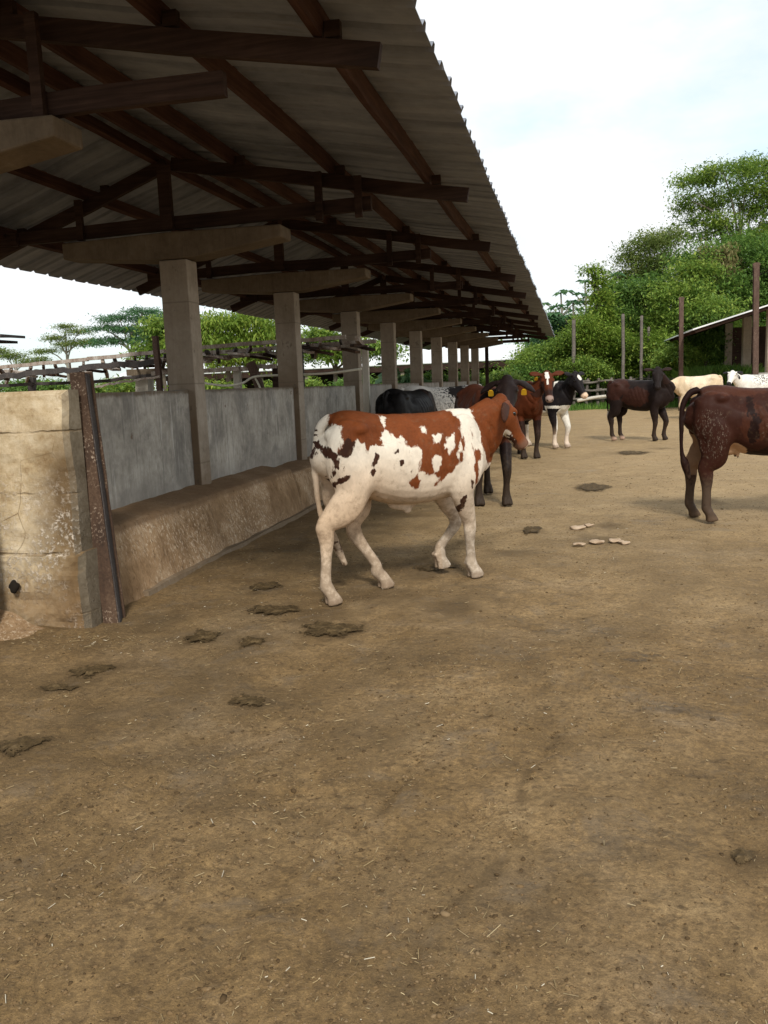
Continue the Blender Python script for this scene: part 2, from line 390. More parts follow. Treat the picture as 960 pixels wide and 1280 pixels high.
    dd += .0020 * np.sin((ax_ + (az_ - 1.0) * .35) * 2 * math.pi / .078) * ss(ax_, -.16, -.08) * ss(ax_, .26, .18) * ss(az_, .76, .88) * ss(az_, 1.16, 1.06) * ss(ay_, .1, .2)
    dd += -.008 * np.exp(-((ax_ - .63 - .06 * np.sin(az_ * 9)) / .012) ** 2) * ss(az_, .85, .95) * ss(az_, 1.2, 1.1) - .007 * np.exp(-((ax_ - .70 - .05 * np.sin(az_ * 8 + 1)) / .012) ** 2) * ss(az_, .9, 1.0) * ss(az_, 1.25, 1.15)
    co2 += nor * (dd * 1.55)[:, None]
    co2[inhead] = co[inhead]
    body.vertices.foreach_set('co', (co2 * scale).astype(np.float32).ravel())
    res = dict(patch=np.full(n, -1.0), patch2=np.full(n, -1.0), pink=np.zeros(n), dark=np.zeros(n), mud=np.zeros(n), crust=np.zeros(n))
    res['mud'] = ss(co[:, 2], .75, .1)
    res['dark'] = ss(co[:, 2], .075, .06) * 1.0
    tl = np.array(tail); res['_tail'] = np.min(np.linalg.norm(co[:, None, :] - catmull(tl, 4)[None], axis=2), axis=1)
    color(co, hc, inhead, res)
    nos = np.minimum(np.linalg.norm((hc - np.array([.482, .036, -.022])) / np.array([.022, .014, .012]), axis=1), np.linalg.norm((hc - np.array([.482, -.036, -.022])) / np.array([.022, .014, .012]), axis=1))
    res['dark'] = np.maximum(res['dark'], ss(nos, 1.25, .8))
    for k, a in res.items():
        if k[0] == '_': continue
        at = body.attributes.new(k, 'FLOAT', 'POINT'); at.data.foreach_set('value', a.astype(np.float32))
    body.polygons.foreach_set('use_smooth', np.ones(len(body.polygons), bool))
    body.materials.clear(); body.materials.append(mat)
    o = bpy.data.objects.new('cow', body); C.objects.link(o); o.location = loc; o.rotation_euler = (0, 0, math.radians(ang))
    put(o, label, 'cow', group)
    for s in (-1, 1):
        v, f = ellipsoid((.132, s * .096, .022), (.021, .015, .016), nu=12, nv=8); v = (np.asarray(v) @ HS.T + P0) * scale
        e = bpy.data.objects.new('eye', mesh_np('eye', v, f, True)); e.data.materials.append(M_EYE); C.objects.link(e); e.parent = o
    for s, x in tags:
        mb = MB(); z0 = .02 + ear_droop * .12 - .012; y0 = s * (.165 if not x else x)
        mb.v = []; mb.f = []
        pl = [(-.014, .0), (.014, .0), (.026, -.022), (.028, -.068), (.018, -.076), (-.018, -.076), (-.028, -.068), (-.026, -.022)]
        a = [(.030, y0 + q[0], z0 + q[1]) for q in pl]; b = [(.038, y0 + q[0], z0 + q[1]) for q in pl]; k = len(pl)
        mb.add([tuple((np.array(p) @ HS.T + P0) * scale) for p in a + b], [tuple(range(k)), tuple(range(2 * k - 1, k - 1, -1))] + [(i, i + k, (i + 1) % k + k, (i + 1) % k) for i in range(k)])
        tg = mb.build('ear_tag', M_TAG); tg.parent = o
    return o

# --- the brown and white animal in front: patches drawn on its flank plane
POLYS_BROWN = [[(-0.543, 1.202), (-0.549, 1.248), (-0.521, 1.291), (-0.476, 1.321), (-0.207, 1.334), (0.263, 1.314), (0.369, 1.24), (0.393, 1.16), (0.376, 1.118), (0.364, 1.057), (0.332, 0.963), (0.334, 0.892), (0.293, 0.843), (0.248, 0.793), (0.192, 0.763), (0.144, 0.745), (0.17, 0.799), (0.132, 0.829), (0.054, 0.826), (0.017, 0.739), (-0.062, 0.775), (-0.002, 0.848), (0.019, 0.915), (0.041, 0.996), (-0.014, 1.034), (-0.052, 1.026), (-0.087, 1.098), (-0.124, 1.092), (-0.177, 1.166), (-0.159, 1.24), (-0.192, 1.242), (-0.192, 1.166), (-0.225, 1.118), (-0.218, 1.05), (-0.255, 1.043), (-0.309, 1.056), (-0.357, 1.001), (-0.378, 1.06), (-0.416, 1.076), (-0.464, 1.013), (-0.518, 0.993), (-0.547, 1.013), (-0.505, 1.085), (-0.509, 1.184)], [(0.55, 1.275), (0.528, 1.215), (0.533, 1.144), (0.559, 1.054), (0.558, 0.998), (0.577, 0.95), (0.633, 0.871), (1.079, 0.728), (1.086, 1.458), (0.625, 1.473)], [(0.436, 1.132), (0.485, 1.076), (0.469, 0.993), (0.497, 0.978), (0.537, 0.953), (0.542, 0.931), (0.494, 0.872), (0.491, 0.738), (0.466, 0.726), (0.465, 0.847), (0.475, 0.918), (0.453, 1.008), (0.464, 1.06)], [(0.358, 1.058), (0.398, 1.073), (0.397, 1.003), (0.362, 0.961)], [(0.332, 0.972), (0.371, 0.96), (0.36, 0.891), (0.334, 0.91)]]
POLYS_DARK = [[(-0.333, 0.94), (-0.29, 1.005), (-0.268, 0.995), (-0.275, 0.936), (-0.307, 0.901), (-0.334, 0.91)], [(-0.345, 0.874), (-0.317, 0.894), (-0.293, 0.883), (-0.309, 0.854), (-0.336, 0.853)], [(-0.579, 0.817), (-0.515, 0.87), (-0.487, 0.865), (-0.499, 0.832), (-0.536, 0.805), (-0.573, 0.778)], [(-0.667, 1.144), (-0.622, 1.182), (-0.607, 1.14), (-0.613, 1.075), (-0.578, 1.024), (-0.547, 1.005), (-0.558, 0.89), (-0.587, 0.834), (-0.591, 0.893), (-0.581, 0.958), (-0.638, 1.028), (-0.67, 0.981), (-0.678, 1.031)], [(0.373, 0.65), (0.403, 0.656), (0.41, 0.602), (0.391, 0.549), (0.375, 0.488), (0.364, 0.534), (0.377, 0.587)], [(0.43, 0.761), (0.446, 0.751), (0.441, 0.698), (0.429, 0.707)], [(-0.531, 0.913), (-0.516, 0.917), (-0.514, 0.89), (-0.528, 0.888)], [(-0.156, 0.996), (-0.133, 1.008), (-0.132, 0.989), (-0.151, 0.982)], [(-0.121, 0.939), (-0.097, 0.937), (-0.098, 0.913), (-0.117, 0.911)], [(-0.058, 0.869), (-0.029, 0.884), (-0.031, 0.85), (-0.05, 0.841)], [(-0.544, 1.002), (-0.505, 1.069), (-0.485, 1.117), (-0.415, 1.096), (-0.378, 1.057), (-0.417, 1.071), (-0.462, 1.009), (-0.516, 0.99)]]
HOLES = [[(0.075, 1.143), (0.108, 1.15), (0.106, 1.095), (0.083, 1.114)], [(0.14, 1.088), (0.214, 1.092), (0.207, 1.055), (0.167, 1.035), (0.143, 1.053)], [(0.256, 1.055), (0.306, 1.087), (0.298, 1.018), (0.263, 0.976), (0.254, 1.012)], [(0.116, 0.943), (0.146, 0.958), (0.189, 0.929), (0.182, 0.886), (0.142, 0.845), (0.124, 0.89)], [(0.016, 0.829), (0.055, 0.843), (0.05, 0.809), (0.019, 0.803)], [(0.235, 1.022), (0.255, 1.034), (0.258, 1.006), (0.238, 1.004)]]
def col_main(P, hc, inh, r):
    x, z = P[:, 0], P[:, 2]; body = ~inh
    d = np.full(len(P), -1.0)
    for p in POLYS_BROWN: d = np.maximum(d, sdf_poly(x, z, p))
    for p in HOLES: d = np.minimum(d, -sdf_poly(x, z, p) - .008)
    side = np.where(P[:, 1] < .06, d, blob(P, (-.2, .2, 1.1), (.5, .4, .3)))
    r['patch'] = side
    neck = (x > .60) & (z > .8) & (z > 1.02 - (x - .6) * .9)
    r['patch'] = np.where(neck | inh, np.maximum(r['patch'], np.minimum((x - .60) * 1.0, .08)), r['patch'])
    # white under the jaw
    jaw = blob(hc, (.30, 0, -.135), (.11, .12, .045)); r['patch'] = np.where(inh | (x > .7), np.minimum(r['patch'], -jaw), r['patch'])
    d2 = np.full(len(P), -1.0)
    for p in POLYS_DARK: d2 = np.maximum(d2, sdf_poly(x, z, p))
    r['patch2'] = np.where(P[:, 1] < .06, d2, -1.0)
    tl = r['_tail']; r['patch'] = np.where((tl < .030) & (z < 1.1), -.2, r['patch']); r['patch2'] = np.where((tl < .030) & (z < 1.15) & (z > .45), -.2, r['patch2'])
    r['patch2'] = np.where((tl < .06) & (z < .38), .0, r['patch2'])
    low = ss(z, 1.15, .55) * (1 - .45 * ss(z, .5, .25)); r['pink'] = np.maximum(low * .5 + ss(x, .15, -.4) * ss(z, 1.12, .8) * .28, ss(z, .76, .62) * (np.abs(x) < .4) * .55 * (np.abs(P[:, 1]) < .3))
    r['pink'] = np.maximum(r['pink'], ss(hc[:, 0], .44, .47) * inh * .8); r['patch'] = np.where(inh & (hc[:, 0] > .462), -.1, r['patch'])
    r['dark'] = ss(z, .055, .03) * .35
    r['dark'] = np.maximum(r['dark'], inh * ss(hc[:, 0], .36, .43) * (1 - ss(hc[:, 0], .45, .475)) * .85)
    r['mud'] = ss(z, .9, .1) * .8
    r['patch2'] = np.where(inh & (hc[:, 0] > .2) & (np.abs(hc[:, 1]) < .05), -.0, r['patch2'])
    r['patch2'] = np.where(inh & (np.abs(hc[:, 1]) > .155), .05, r['patch2'])
M_MAIN = cow_mat('hide_brown_white', (.68, .62, .52), (.148, .041, .0125), (.042, .017, .010), hoof=(.16, .09, .06), pink=(.47, .31, .18), edge=(.030, .036), dirt=.3, under=True, rough=.58)

O_MAIN = build_cow((-1.178, 5.726, 0), 36, M_MAIN, col_main, 'brown and white patched young cow walking beside the shed in front of the others', voxel=.0095,
    hr=((-.63, -.18, 0), (-.015, .50)), hl=((-.14, .06, 0), (-.20, .45)), fr=((.565, .0, 0), (-.06, .40)), fl=((.42, .25, .04), (.10, .40)),
    poll=(.785, -.01, 1.275), face=(.64, .10, -.73), sheath=True, ear_droop=-.75, leg=.98, neck=1.22, girth=.95, tuck=.042, hs=.86,
    tail=[(-.55, 0, 1.245), (-.625, .01, 1.185), (-.672, .03, 1.0), (-.665, .05, .78), (-.61, .08, .60), (-.52, .10, .42), (-.42, .10, .19)])

def rot2(v, ang):
    a = math.radians(ang); return np.array([v[0] * math.cos(a) - v[1] * math.sin(a), v[0] * math.sin(a) + v[1] * math.cos(a), v[2]])
def local(Pw, O, ang, sc): return tuple(rot2(np.array(Pw) - np.array(O), -ang) / sc)

# dark red-brown animal cut by the frame on the right
M_RB = cow_mat('hide_red_brown', (.034, .0115, .0072), (.052, .0175, .0095), (.015, .0065, .005), hoof=(.030, .023, .021), pink=(.42, .26, .15), dirt=.14, rough=.5)
def col_rb(P, hc, inh, r):
    x, z = P[:, 0], P[:, 2]
    r['patch'] = np.maximum(blob(P, (-.25, 0, 1.28), (.5, .4, .11)), blob(P, (-.12, -.3, .92), (.12, .3, .2)))
    r['patch2'] = np.maximum(np.maximum(blob(P, (.15, 0, .60), (.45, .4, .10)), blob(P, (-.16, -.25, 1.06), (.035, .2, .12))), blob(P, (-.13, -.25, .86), (.05, .2, .16)))
    r['patch2'] = np.where(r['_tail'] < .05, .03, r['patch2'])
    r['dark'] = ss(z, .48, .30) * .8
    r['pink'] = np.maximum(blob(P, (-.26, -.02, .70), (.16, .17, .10)) > 0, ss(z, .075, .03) * .55) * 1.0
    r['pink'] = np.maximum(r['pink'], ((P[:, 1] > -.10) & (P[:, 1] < .16) & (x < -.45) & (z < .82) & (z > .42) & (r['_tail'] > .05)) * .45)
    r['crust'] = np.maximum(ss(np.linalg.norm((P - np.array([-.50, -.22, .83])) / np.array([.17, .2, .27]), axis=1), 1.25, .5), .55 * ss(np.linalg.norm((P - np.array([.12, -.27, .85])) / np.array([.3, .2, .2]), axis=1), 1.2, .5))
    r['mud'] = ss(z, .6, .2)
build_cow((1.80, 8.70, 0), 3, M_RB, col_rb, 'dark red-brown cow cut off by the right edge with dried dung on its thigh', scale=1.03, voxel=.011,
    hr=((-.47, -.14, 0), (-.045, .47)), hl=((-.57, .17, 0), (-.03, .47)), udder=True, leg=1.12,
    tail=[(-.58, 0, 1.245), (-.66, -.01, 1.21), (-.725, -.03, 1.08), (-.735, -.05, .85), (-.73, -.06, .66), (-.70, -.06, .55), (-.66, -.06, .40)])

# black animal standing side-on in the middle of the yard
M_BK = cow_mat('hide_black', (.016, .0105, .0095), (.035, .014, .010), (.62, .55, .46), hoof=(.016, .012, .011), pink=(.45, .30, .22), edge=(.08, .05), dirt=.06, rough=.5)
def col_bk(P, hc, inh, r):
    x, z = P[:, 0], P[:, 2]
    r['patch'] = np.maximum(blob(P, (-.45, 0, 1.05), (.35, .4, .25)), blob(P, (.0, -.25, .9), (.3, .2, .2)))
    r['patch2'] = np.where((r['_tail'] < .075) & (z < .62), .05, -1); r['pink'] = ss(z, .10, .05) * (x < -.2) * .8
    r['dark'] *= (x > -.2); r['dark'] = np.maximum(r['dark'], inh * .6)
    r['patch'] = np.where(inh & (np.abs(hc[:, 1]) > .1), .04, r['patch'])
O = (1.46, 19.40, 0); A = -24; s = 1.07
build_cow(O, A, M_BK, col_bk, 'black cow standing side-on in mid yard with its head turned to look', scale=s, voxel=.015,
    hr=((-.49, -.14, 0), (-.06, .47)), hl=((-.42, .14, 0), (-.055, .47)), fr=((.38, -.13, 0), (.0, .38)), fl=((.50, .12, 0), (.012, .38)),
    poll=local(on_y(822, 464, 18.95), O, A, s), face=rot2((-.05, -.62, -.55), -A), ear_droop=.05)

# dark brown animal with a black head, behind the front one
M_DB = cow_mat('hide_dark_brown', (.052, .0165, .009), (.016, .010, .009), (.016, .011, .010), hoof=(.014, .011, .010), dirt=.08, rough=.5)
def col_db(P, hc, inh, r):
    x, z = P[:, 0], P[:, 2]
    r['patch'] = np.where(inh, .2, np.maximum(blob(P, (.8, 0, 1.25), (.22, .3, .25)), np.minimum(.66 - z, .08)))
    r['dark'] = np.maximum(r['dark'], ss(z, .6, .4) * .9)
O = (-1.06, 10.15, 0); A = -72; s = 1.10
build_cow(O, A, M_DB, col_db, 'dark brown cow with a black head and yellow ear tags right behind the patched one', scale=s, voxel=.014,
    fr=((.45, -.15, 0), (.0, .38)), fl=((.53, .13, 0), (.0, .38)),
    poll=local(on_y(634, 480, 9.35), O, A, s), face=rot2((.05, -.75, -.62), -A), tags=((-1, 0), (1, 0)), ear_droop=-.45)

# red-brown animal with a white blaze
M_RD = cow_mat('hide_red', (.088, .0235, .0095), (.025, .012, .009), (.78, .73, .66), hoof=(.016, .012, .011), pink=(.36, .27, .23), edge=(.02, .012), dirt=.07, rough=.5)
def col_rd(P, hc, inh, r):
    x, z = P[:, 0], P[:, 2]
    r['patch'] = np.where(inh, -1, np.minimum(.62 - z, .08)); r['dark'] = np.maximum(r['dark'], ss(z, .5, .3) * .8)
    w = np.where(hc[:, 0] < .13, .034, .016) - np.abs(hc[:, 1] + .01) + 0 * hc[:, 0]
    r['patch2'] = np.where(inh & (hc[:, 2] > .0) & (hc[:, 0] < .24) & (hc[:, 0] > -.0), w, -1)
    r['dark'] = np.maximum(r['dark'], inh * np.maximum(ss(hc[:, 0], .27, .34) * (1 - ss(hc[:, 0], .40, .42)), .9 * ((np.abs(hc[:, 1]) > .06) & (hc[:, 0] > .16) & (hc[:, 0] < .4))) * .8)
    r['pink'] = np.maximum(r['pink'], inh * ss(hc[:, 0], .41, .43) * .8)
O = (-.95, 15.95, 0); A = -68; s = 1.12
build_cow(O, A, M_RD, col_rd, 'red-brown cow with a white blaze facing the viewer, yellow tag in its ear', scale=s, voxel=.014,
    fr=((.44, -.10, 0), (.0, .38)), fl=((.50, .10, 0), (.0, .38)),
    poll=local(on_y(683, 470, 15.2), O, A, s), face=rot2((.12, -.60, -.70), -A), tags=((-1, 0),), ear_droop=.1)

# black and white animal
M_BW = cow_mat('hide_black_white', (.013, .011, .012), (.74, .70, .62), (.74, .70, .62), hoof=(.20, .14, .10), pink=(.62, .45, .32), edge=(.02, .012), dirt=.08, rough=.5)
def col_bw(P, hc, inh, r):
    x, z = P[:, 0], P[:, 2]
    b = np.maximum(blob(P, (.28, -.12, 1.20), (.17, .22, .13)), blob(P, (-.05, 0, .62), (.42, .5, .14)))
    b = np.maximum(b, np.minimum(np.minimum(.80 - z, (x - .30) * 1.2 + .05), .1)); b = np.maximum(b, np.minimum(.42 - z, .1))
    b = np.where((P[:, 1] < -.12) & (z < .75) & (z > .25) & (x > .3), -.02 + .0 * z, b)
    r['patch'] = np.where(inh, -1, b); r['patch2'] = np.where(inh, blob(hc, (.11, 0, .09), (.06, .045, .08)), -1)
    r['pink'] = np.maximum(inh * ss(hc[:, 0], .40, .43), ss(z, .45, .15) * .6); r['dark'] = ss(z, .075, .05) * .6 * (z < .1)
O = (-.62, 18.0, 0); A = -38; s = 1.10
build_cow(O, A, M_BW, col_bw, 'black and white cow with white forelegs and a white spot on its forehead', scale=s, voxel=.014,
    fr=((.40, -.10, 0), (.0, .38)), fl=((.52, .10, 0), (.0, .38)),
    poll=local(on_y(717, 470, 17.35), O, A, s), face=rot2((.46, -.40, -.72), -A), ear_droop=.1)

# pale animals at the far side
M_CR = cow_mat('hide_cream', (.62, .49, .33), (.66, .55, .40), (.30, .13, .05), hoof=(.12, .08, .06), dirt=.10, rough=.55)
def col_cr(P, hc, inh, r):
    r['patch'] = blob(P, (0, 0, 1.1), (.4, .5, .3)); r['patch2'] = np.where(inh, blob(hc, (.0, 0, -.05), (.12, .2, .15)), -1)
O = (*(on_y(872, 480, 28.3)[:2]), 0); A = 176; s = 1.07
build_cow(O, A, M_CR, col_cr, 'cream cow standing at the far side behind the black one', scale=s, voxel=.02,
    poll=local(on_y(834, 480, 28.0), O, A, s), face=rot2((-.6, -.2, -.6), -A))

M_SP = cow_mat('hide_white_speckled', (.72, .69, .63), (.03, .026, .026), (.02, .018, .02), hoof=(.05, .04, .035), edge=(.07, .05), fleck=1.0, dirt=.06, rough=.55)
def col_sp(P, hc, inh, r):
    r['patch'] = np.where(inh, -1, blob(P, (.05, 0, 1.1), (.45, .5, .35)) - .24)
    r['patch2'] = np.where(inh, np.where(np.abs(hc[:, 1]) > .12, .05, np.where(hc[:, 0] > .40, .05, -1)), -1)
O = (*(on_y(952, 475, 27.0)[:2]), 0); A = 190; s = 1.06
build_cow(O, A, M_SP, col_sp, 'white cow flecked with black, head raised, far back beside the right-hand pole', scale=s, voxel=.02,
    poll=local(on_y(916, 467, 26.6), O, A, s), face=rot2((-.35, -.7, -.55), -A), ear_droop=.0)

def col_sp2(P, hc, inh, r):
    r['patch'] = np.where(inh, -1, np.maximum(blob(P, (.25, 0, 1.12), (.38, .5, .28)) - .13, blob(P, (-.3, 0, .95), (.3, .5, .2)) - .16))
O = (*(on_y(550, 490, 14.6)[:2]), 0); A = 22; s = 1.10
build_cow(O, A, M_SP, col_sp2, 'white cow with black speckled back behind the patched one, near the low block wall', scale=s, voxel=.015,
    poll=local(on_y(596, 487, 14.6), O, A, s), face=rot2((.5, .2, -.7), -A))

M_BL = cow_mat('hide_jet', (.010, .009, .009), (.022, .014, .011), (.02, .012, .01), hoof=(.012, .01, .01), dirt=.04, rough=.45)
def col_bl(P, hc, inh, r): r['patch'] = blob(P, (.55, 0, 1.1), (.25, .4, .3))
O = (*(on_y(509, 490, 12.6)[:2]), 0); A = 74; s = 1.08
build_cow(O, A, M_BL, col_bl, 'black cow of which only the back shows over the patched one', scale=s, voxel=.015,
    poll=local(on_y(531, 503, 13.4), O, A, s), face=rot2((.55, .3, -.75), -A))

# ------------------------------------------------------------------ ground: one sheet, finely meshed where it is looked at closely
def gheight(P):
    d = np.hypot(P[:, 0], P[:, 1]); f = 1 / (1 + (d / 9.0) ** 2)
    Q = P.copy(); Q[:, 2] = 0
    h = vnoise(Q, 1.3, 1) * .018 + vnoise(Q, .45, 2) * .009
    h += f * (vnoise(Q, .16, 3) * .0075 + vnoise(Q, .07, 4) * .0045 + vnoise(Q, .032, 6) * .0022)
    # hoof-trodden hollows
    k = vnoise(Q, .22, 8); h -= f * .016 * ss(k, .45, .75) * ss(vnoise(Q, .9, 12), -.2, .4)
    far = ss(d, 60, 120); return h * (1 - far) - .012
def axis(lo, hi, step, ext, g=1.13):
    a = list(np.arange(lo, hi, step)); s_ = step
    x = a[-1]
    while x < ext[1]: s_ *= g; x += s_; a.append(x)
    s_ = step; x = a[0]; b = []
    while x > ext[0]: s_ *= g; x -= s_; b.append(x)
    return np.array(b[::-1] + a)
xs = axis(-3.2, 2.6, .0125, (-900, 900)); ys_ = [1.2]; st = .0095
while ys_[-1] < 900: ys_.append(ys_[-1] + st); st = max(.0095, .0042 * (ys_[-1])) if ys_[-1] < 40 else st * 1.12
ys = np.array([-900, -300, -80, -25, -8, -2, 0, .6, .9] + ys_)
gx, gy = np.meshgrid(xs, ys); GV = np.stack([gx.ravel(), gy.ravel(), np.zeros(gx.size)], 1); GV[:, 2] = gheight(GV)
nx, ny = len(xs), len(ys); i = np.arange((ny - 1) * (nx - 1)); r_ = i // (nx - 1); c_ = i % (nx - 1); p = r_ * nx + c_
gme = mesh_np('ground', GV, np.stack([p, p + 1, p + nx + 1, p + nx], 1), True)
DAMP = [(112, 834, .20), (76, 855, .15), (25, 932, .14), (312, 873, .10), (256, 793, .2), (316, 800, .18), (412, 787, .3), (345, 762, .25), (742, 607, .3), (664, 661, .2), (330, 731, .3), (545, 708, .35), (460, 745, .45), (400, 765, .35), (790, 566, .5), (830, 560, .4), (755, 672, .3), (760, 655, .25), (930, 1072, .10), (640, 690, .3), (570, 760, .3), (200, 770, .3), (880, 625, .35), (600, 600, .5), (500, 640, .5)]
dmp = np.zeros(len(GV)); wv = 1 + .6 * vnoise(GV * np.array([1, 1, 0]), .12, 71)
for px_, py_, r_s in DAMP: c0 = on_z(px_, py_); dmp = np.maximum(dmp, .75 * np.exp(-((GV[:, 0] - c0[0]) ** 2 + ((GV[:, 1] - c0[1]) * .9) ** 2) / (r_s * wv) ** 2))
def track(pts, wd):
    global dmp
    P = catmull([(*on_z(*p)[:2], 0) for p in pts], 12)[:, :2]; box = (GV[:, 0] > P[:, 0].min() - .3) & (GV[:, 0] < P[:, 0].max() + .3) & (GV[:, 1] > P[:, 1].min() - .3) & (GV[:, 1] < P[:, 1].max() + .3); q = GV[box]
    d = np.min(np.hypot(q[:, None, 0] - P[None, :, 0], q[:, None, 1] - P[None, :, 1]), axis=1) + .022 * vnoise(q * np.array([1, 1, 0]), .06, 5); dmp[box] = np.maximum(dmp[box], .62 * np.exp(-(np.maximum(d, 0) / wd) ** 2)); GV[box, 2] -= .007 * np.exp(-(d / wd) ** 2)
track([(700, 915), (672, 950), (652, 985), (650, 1040), (632, 1072), (590, 1110), (548, 1140), (530, 1165), (515, 1200)], .020); track([(560, 900), (500, 985), (455, 1030), (380, 1085)], .014)
gme.vertices.foreach_set('co', GV.astype(np.float32).ravel()); at = gme.attributes.new('damp', 'FLOAT', 'POINT'); at.data.foreach_set('value', dmp.astype(np.float32))
t = NT('trodden_mud'); v = t.coord(); X, Y, Z = t.sep(v)[:3]
big = t.noise(v, .55, 5, .6, .4); mid = t.noise(v, 2.6, 6, .65, .3); fine = t.noise(v, 24, 7, .75); gr = t.noise(v, 120, 5, .75)
m1 = t.ramp(t.math('ADD', t.math('MULTIPLY', big, .45), t.math('MULTIPLY', mid, .55)), [(.34, (.137, .085, .034)), (.46, (.220, .139, .058)), (.56, (.295, .193, .088)), (.68, (.38, .268, .138))])
col = t.mix(t.ramp(fine, [(.32, 1.0), (.60, 0.0)]), m1, (.105, .066, .034)); col = t.mix(.62, m1, col)
col = t.mix(t.math('MULTIPLY', t.step(gr, .60, .76), .55), col, (.42, .33, .21))
col = t.mix(t.math('MULTIPLY', t.step(gr, .42, .28), .6), col, (.06, .04, .022))
# damp dung stains drawn out across the yard
fl_ = t.step(t.noise(t.mapping(v, (1, 1.3, 1)), 15, 4, .6, .4), .60, .66); col = t.mix(t.math('MULTIPLY', t.math('MULTIPLY', fl_, t.step(t.noise(v, 1.3, 4), .42, .6)), .65), col, (.07, .043, .02))
st_ = t.noise(t.mapping(v, (1.0, 1.7, 1)), 1.9, 5, .62, .6); near = t.step(t.noise(v, .35, 2), .40, .62)
fl2 = t.step(t.noise(t.mapping(v, (1, 1.6, 1)), 5.5, 5, .7, .5), .60, .65); col = t.mix(t.math('MULTIPLY', fl2, .55), col, (.075, .047, .022))
stain = t.math('MULTIPLY', t.step(st_, .585, .645), near); col = t.mix(t.math('MULTIPLY', stain, .72), col, (.062, .041, .020))
# pale dry dusty zones
dry = t.math('MULTIPLY', t.step(t.noise(v, .8, 4, .6), .52, .70), t.step(t.noise(v, 6, 5, .7), .35, .65)); col = t.mix(t.math('MULTIPLY', dry, .40), col, (.40, .32, .23))
# the shed's shade painted in along the feed wall, with some dung and damp
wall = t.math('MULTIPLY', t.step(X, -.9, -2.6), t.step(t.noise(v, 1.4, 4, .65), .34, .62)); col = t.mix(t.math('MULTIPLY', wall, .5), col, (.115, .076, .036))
# the grass beyond the yard
gm = t.step(t.math('ADD', Y, t.math('MULTIPLY', t.math('SUBTRACT', t.noise(v, .35, 4), .5), 9)), 37.5, 39.5)
col = t.mix(gm, col, t.mix(t.noise(v, 3, 4), (.035, .075, .016), (.07, .13, .03)))
g2 = t.noise(v, 210, 3, .8); g3 = t.noise(v, 48, 5, .8, .5)
grain = t.math('MULTIPLY', t.ramp(g2, [(.30, .74), (.5, 1.0), (.68, 1.28)]), t.ramp(g3, [(.30, .68), (.48, 1.0), (.66, 1.26)]))
gc = t.n('CombineColor'); [t.set(gc.inputs[i], grain) for i in range(3)]
litk = t.math('MULTIPLY', t.step(t.math('ADD', Y, t.math('MULTIPLY', t.math('SUBTRACT', t.noise(v, .5, 5, .6), .5), 7)), 4.2, 9.5), t.step(t.math('ADD', X, t.math('MULTIPLY', t.math('SUBTRACT', mid, .5), 2.4)), -2.6, -.9))  # open yard painted paler: its brighter light, and drier mud, put into the colour
col = t.mix(t.math('MULTIPLY', litk, .62), col, t.mix(mid, (.30, .205, .105), (.49, .365, .20)))
fl3 = t.step(t.noise(t.mapping(v, (1, 1.8, 1)), 9, 4, .7, .5), .585, .64); col = t.mix(t.math('MULTIPLY', fl3, t.math('MULTIPLY', litk, .6)), col, (.11, .068, .032))
col = t.mix(1.0, col, gc.outputs[0], 'MULTIPLY')
col = t.mix(gm, col, t.mix(t.noise(v, 3, 4), (.05, .10, .02), (.09, .16, .035)))
dm = t.step(t.math('ADD', t.attr('damp')['Fac'], t.math('MULTIPLY', t.math('SUBTRACT', g3, .5), 1.3)), .35, .8); col = t.mix(t.math('MULTIPLY', dm, .68), col, (.085, .054, .025))
greyp = t.math('MULTIPLY', t.step(t.noise(v, 3.1, 5, .7, .6), .55, .68), t.math('SUBTRACT', .5, t.math('MULTIPLY', litk, .25))); col = t.mix(greyp, col, (.195, .150, .102))
broad = t.step(t.noise(v, .95, 5, .65, .8), .46, .62); col = t.mix(t.math('MULTIPLY', broad, t.math('SUBTRACT', .42, t.math('MULTIPLY', litk, .3))), col, (.118, .080, .040))
h = t.math('ADD', t.math('MULTIPLY', fine, 1.0), t.math('MULTIPLY', t.math('ADD', gr, g3), .45))
t.bsdf(col, t.ramp(stain, [(0, .85), (1, .5)]), .22, t.bump(h, .9, .016))
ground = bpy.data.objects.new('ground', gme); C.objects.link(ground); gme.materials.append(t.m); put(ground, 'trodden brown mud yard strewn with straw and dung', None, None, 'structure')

# straw and chaff lying about (nobody could count it)
def scatter(n):
    a = RNG.uniform(0, 1, (n * 4, 4)); d = 1.7 * (16 / 1.7) ** (a[:, 0] ** .85); th = np.radians(-44 + 66 * a[:, 1])
    x = d * np.sin(th); y = d * np.cos(th); Q = np.stack([x, y, np.zeros_like(x)], 1)
    keep = (x > -2.95) & (y > 0) & (a[:, 2] < .22 + .45 * ss(vnoise(Q, .8, 21), -.1, .5) + .4 * ss(vnoise(Q, .28, 22), .0, .5)); return Q[keep][:n]
Q1 = scatter(5600)
Q2 = np.stack([RNG.normal(-2.35, .42, 900), RNG.uniform(4.3, 7.5, 900), np.zeros(900)], 1); Q2 = Q2[(Q2[:, 0] > -2.93) & (Q2[:, 0] < -1.4)]
Q3 = np.stack([RNG.normal(-3.0, .5, 500), RNG.normal(4.36, .12, 500), np.zeros(500)], 1); Q3 = Q3[(Q3[:, 1] < 4.46)]
Q = np.vstack([Q1, Q2, Q3]); n = len(Q); Q[:, 2] = gheight(Q) + .004
L_ = RNG.lognormal(math.log(.0092), .62, n); W_ = RNG.uniform(.0006, .0014, n) * (1 + np.hypot(Q[:, 0], Q[:, 1]) * .06); an = RNG.uniform(0, math.pi, n); ti = RNG.normal(0, .16, n)
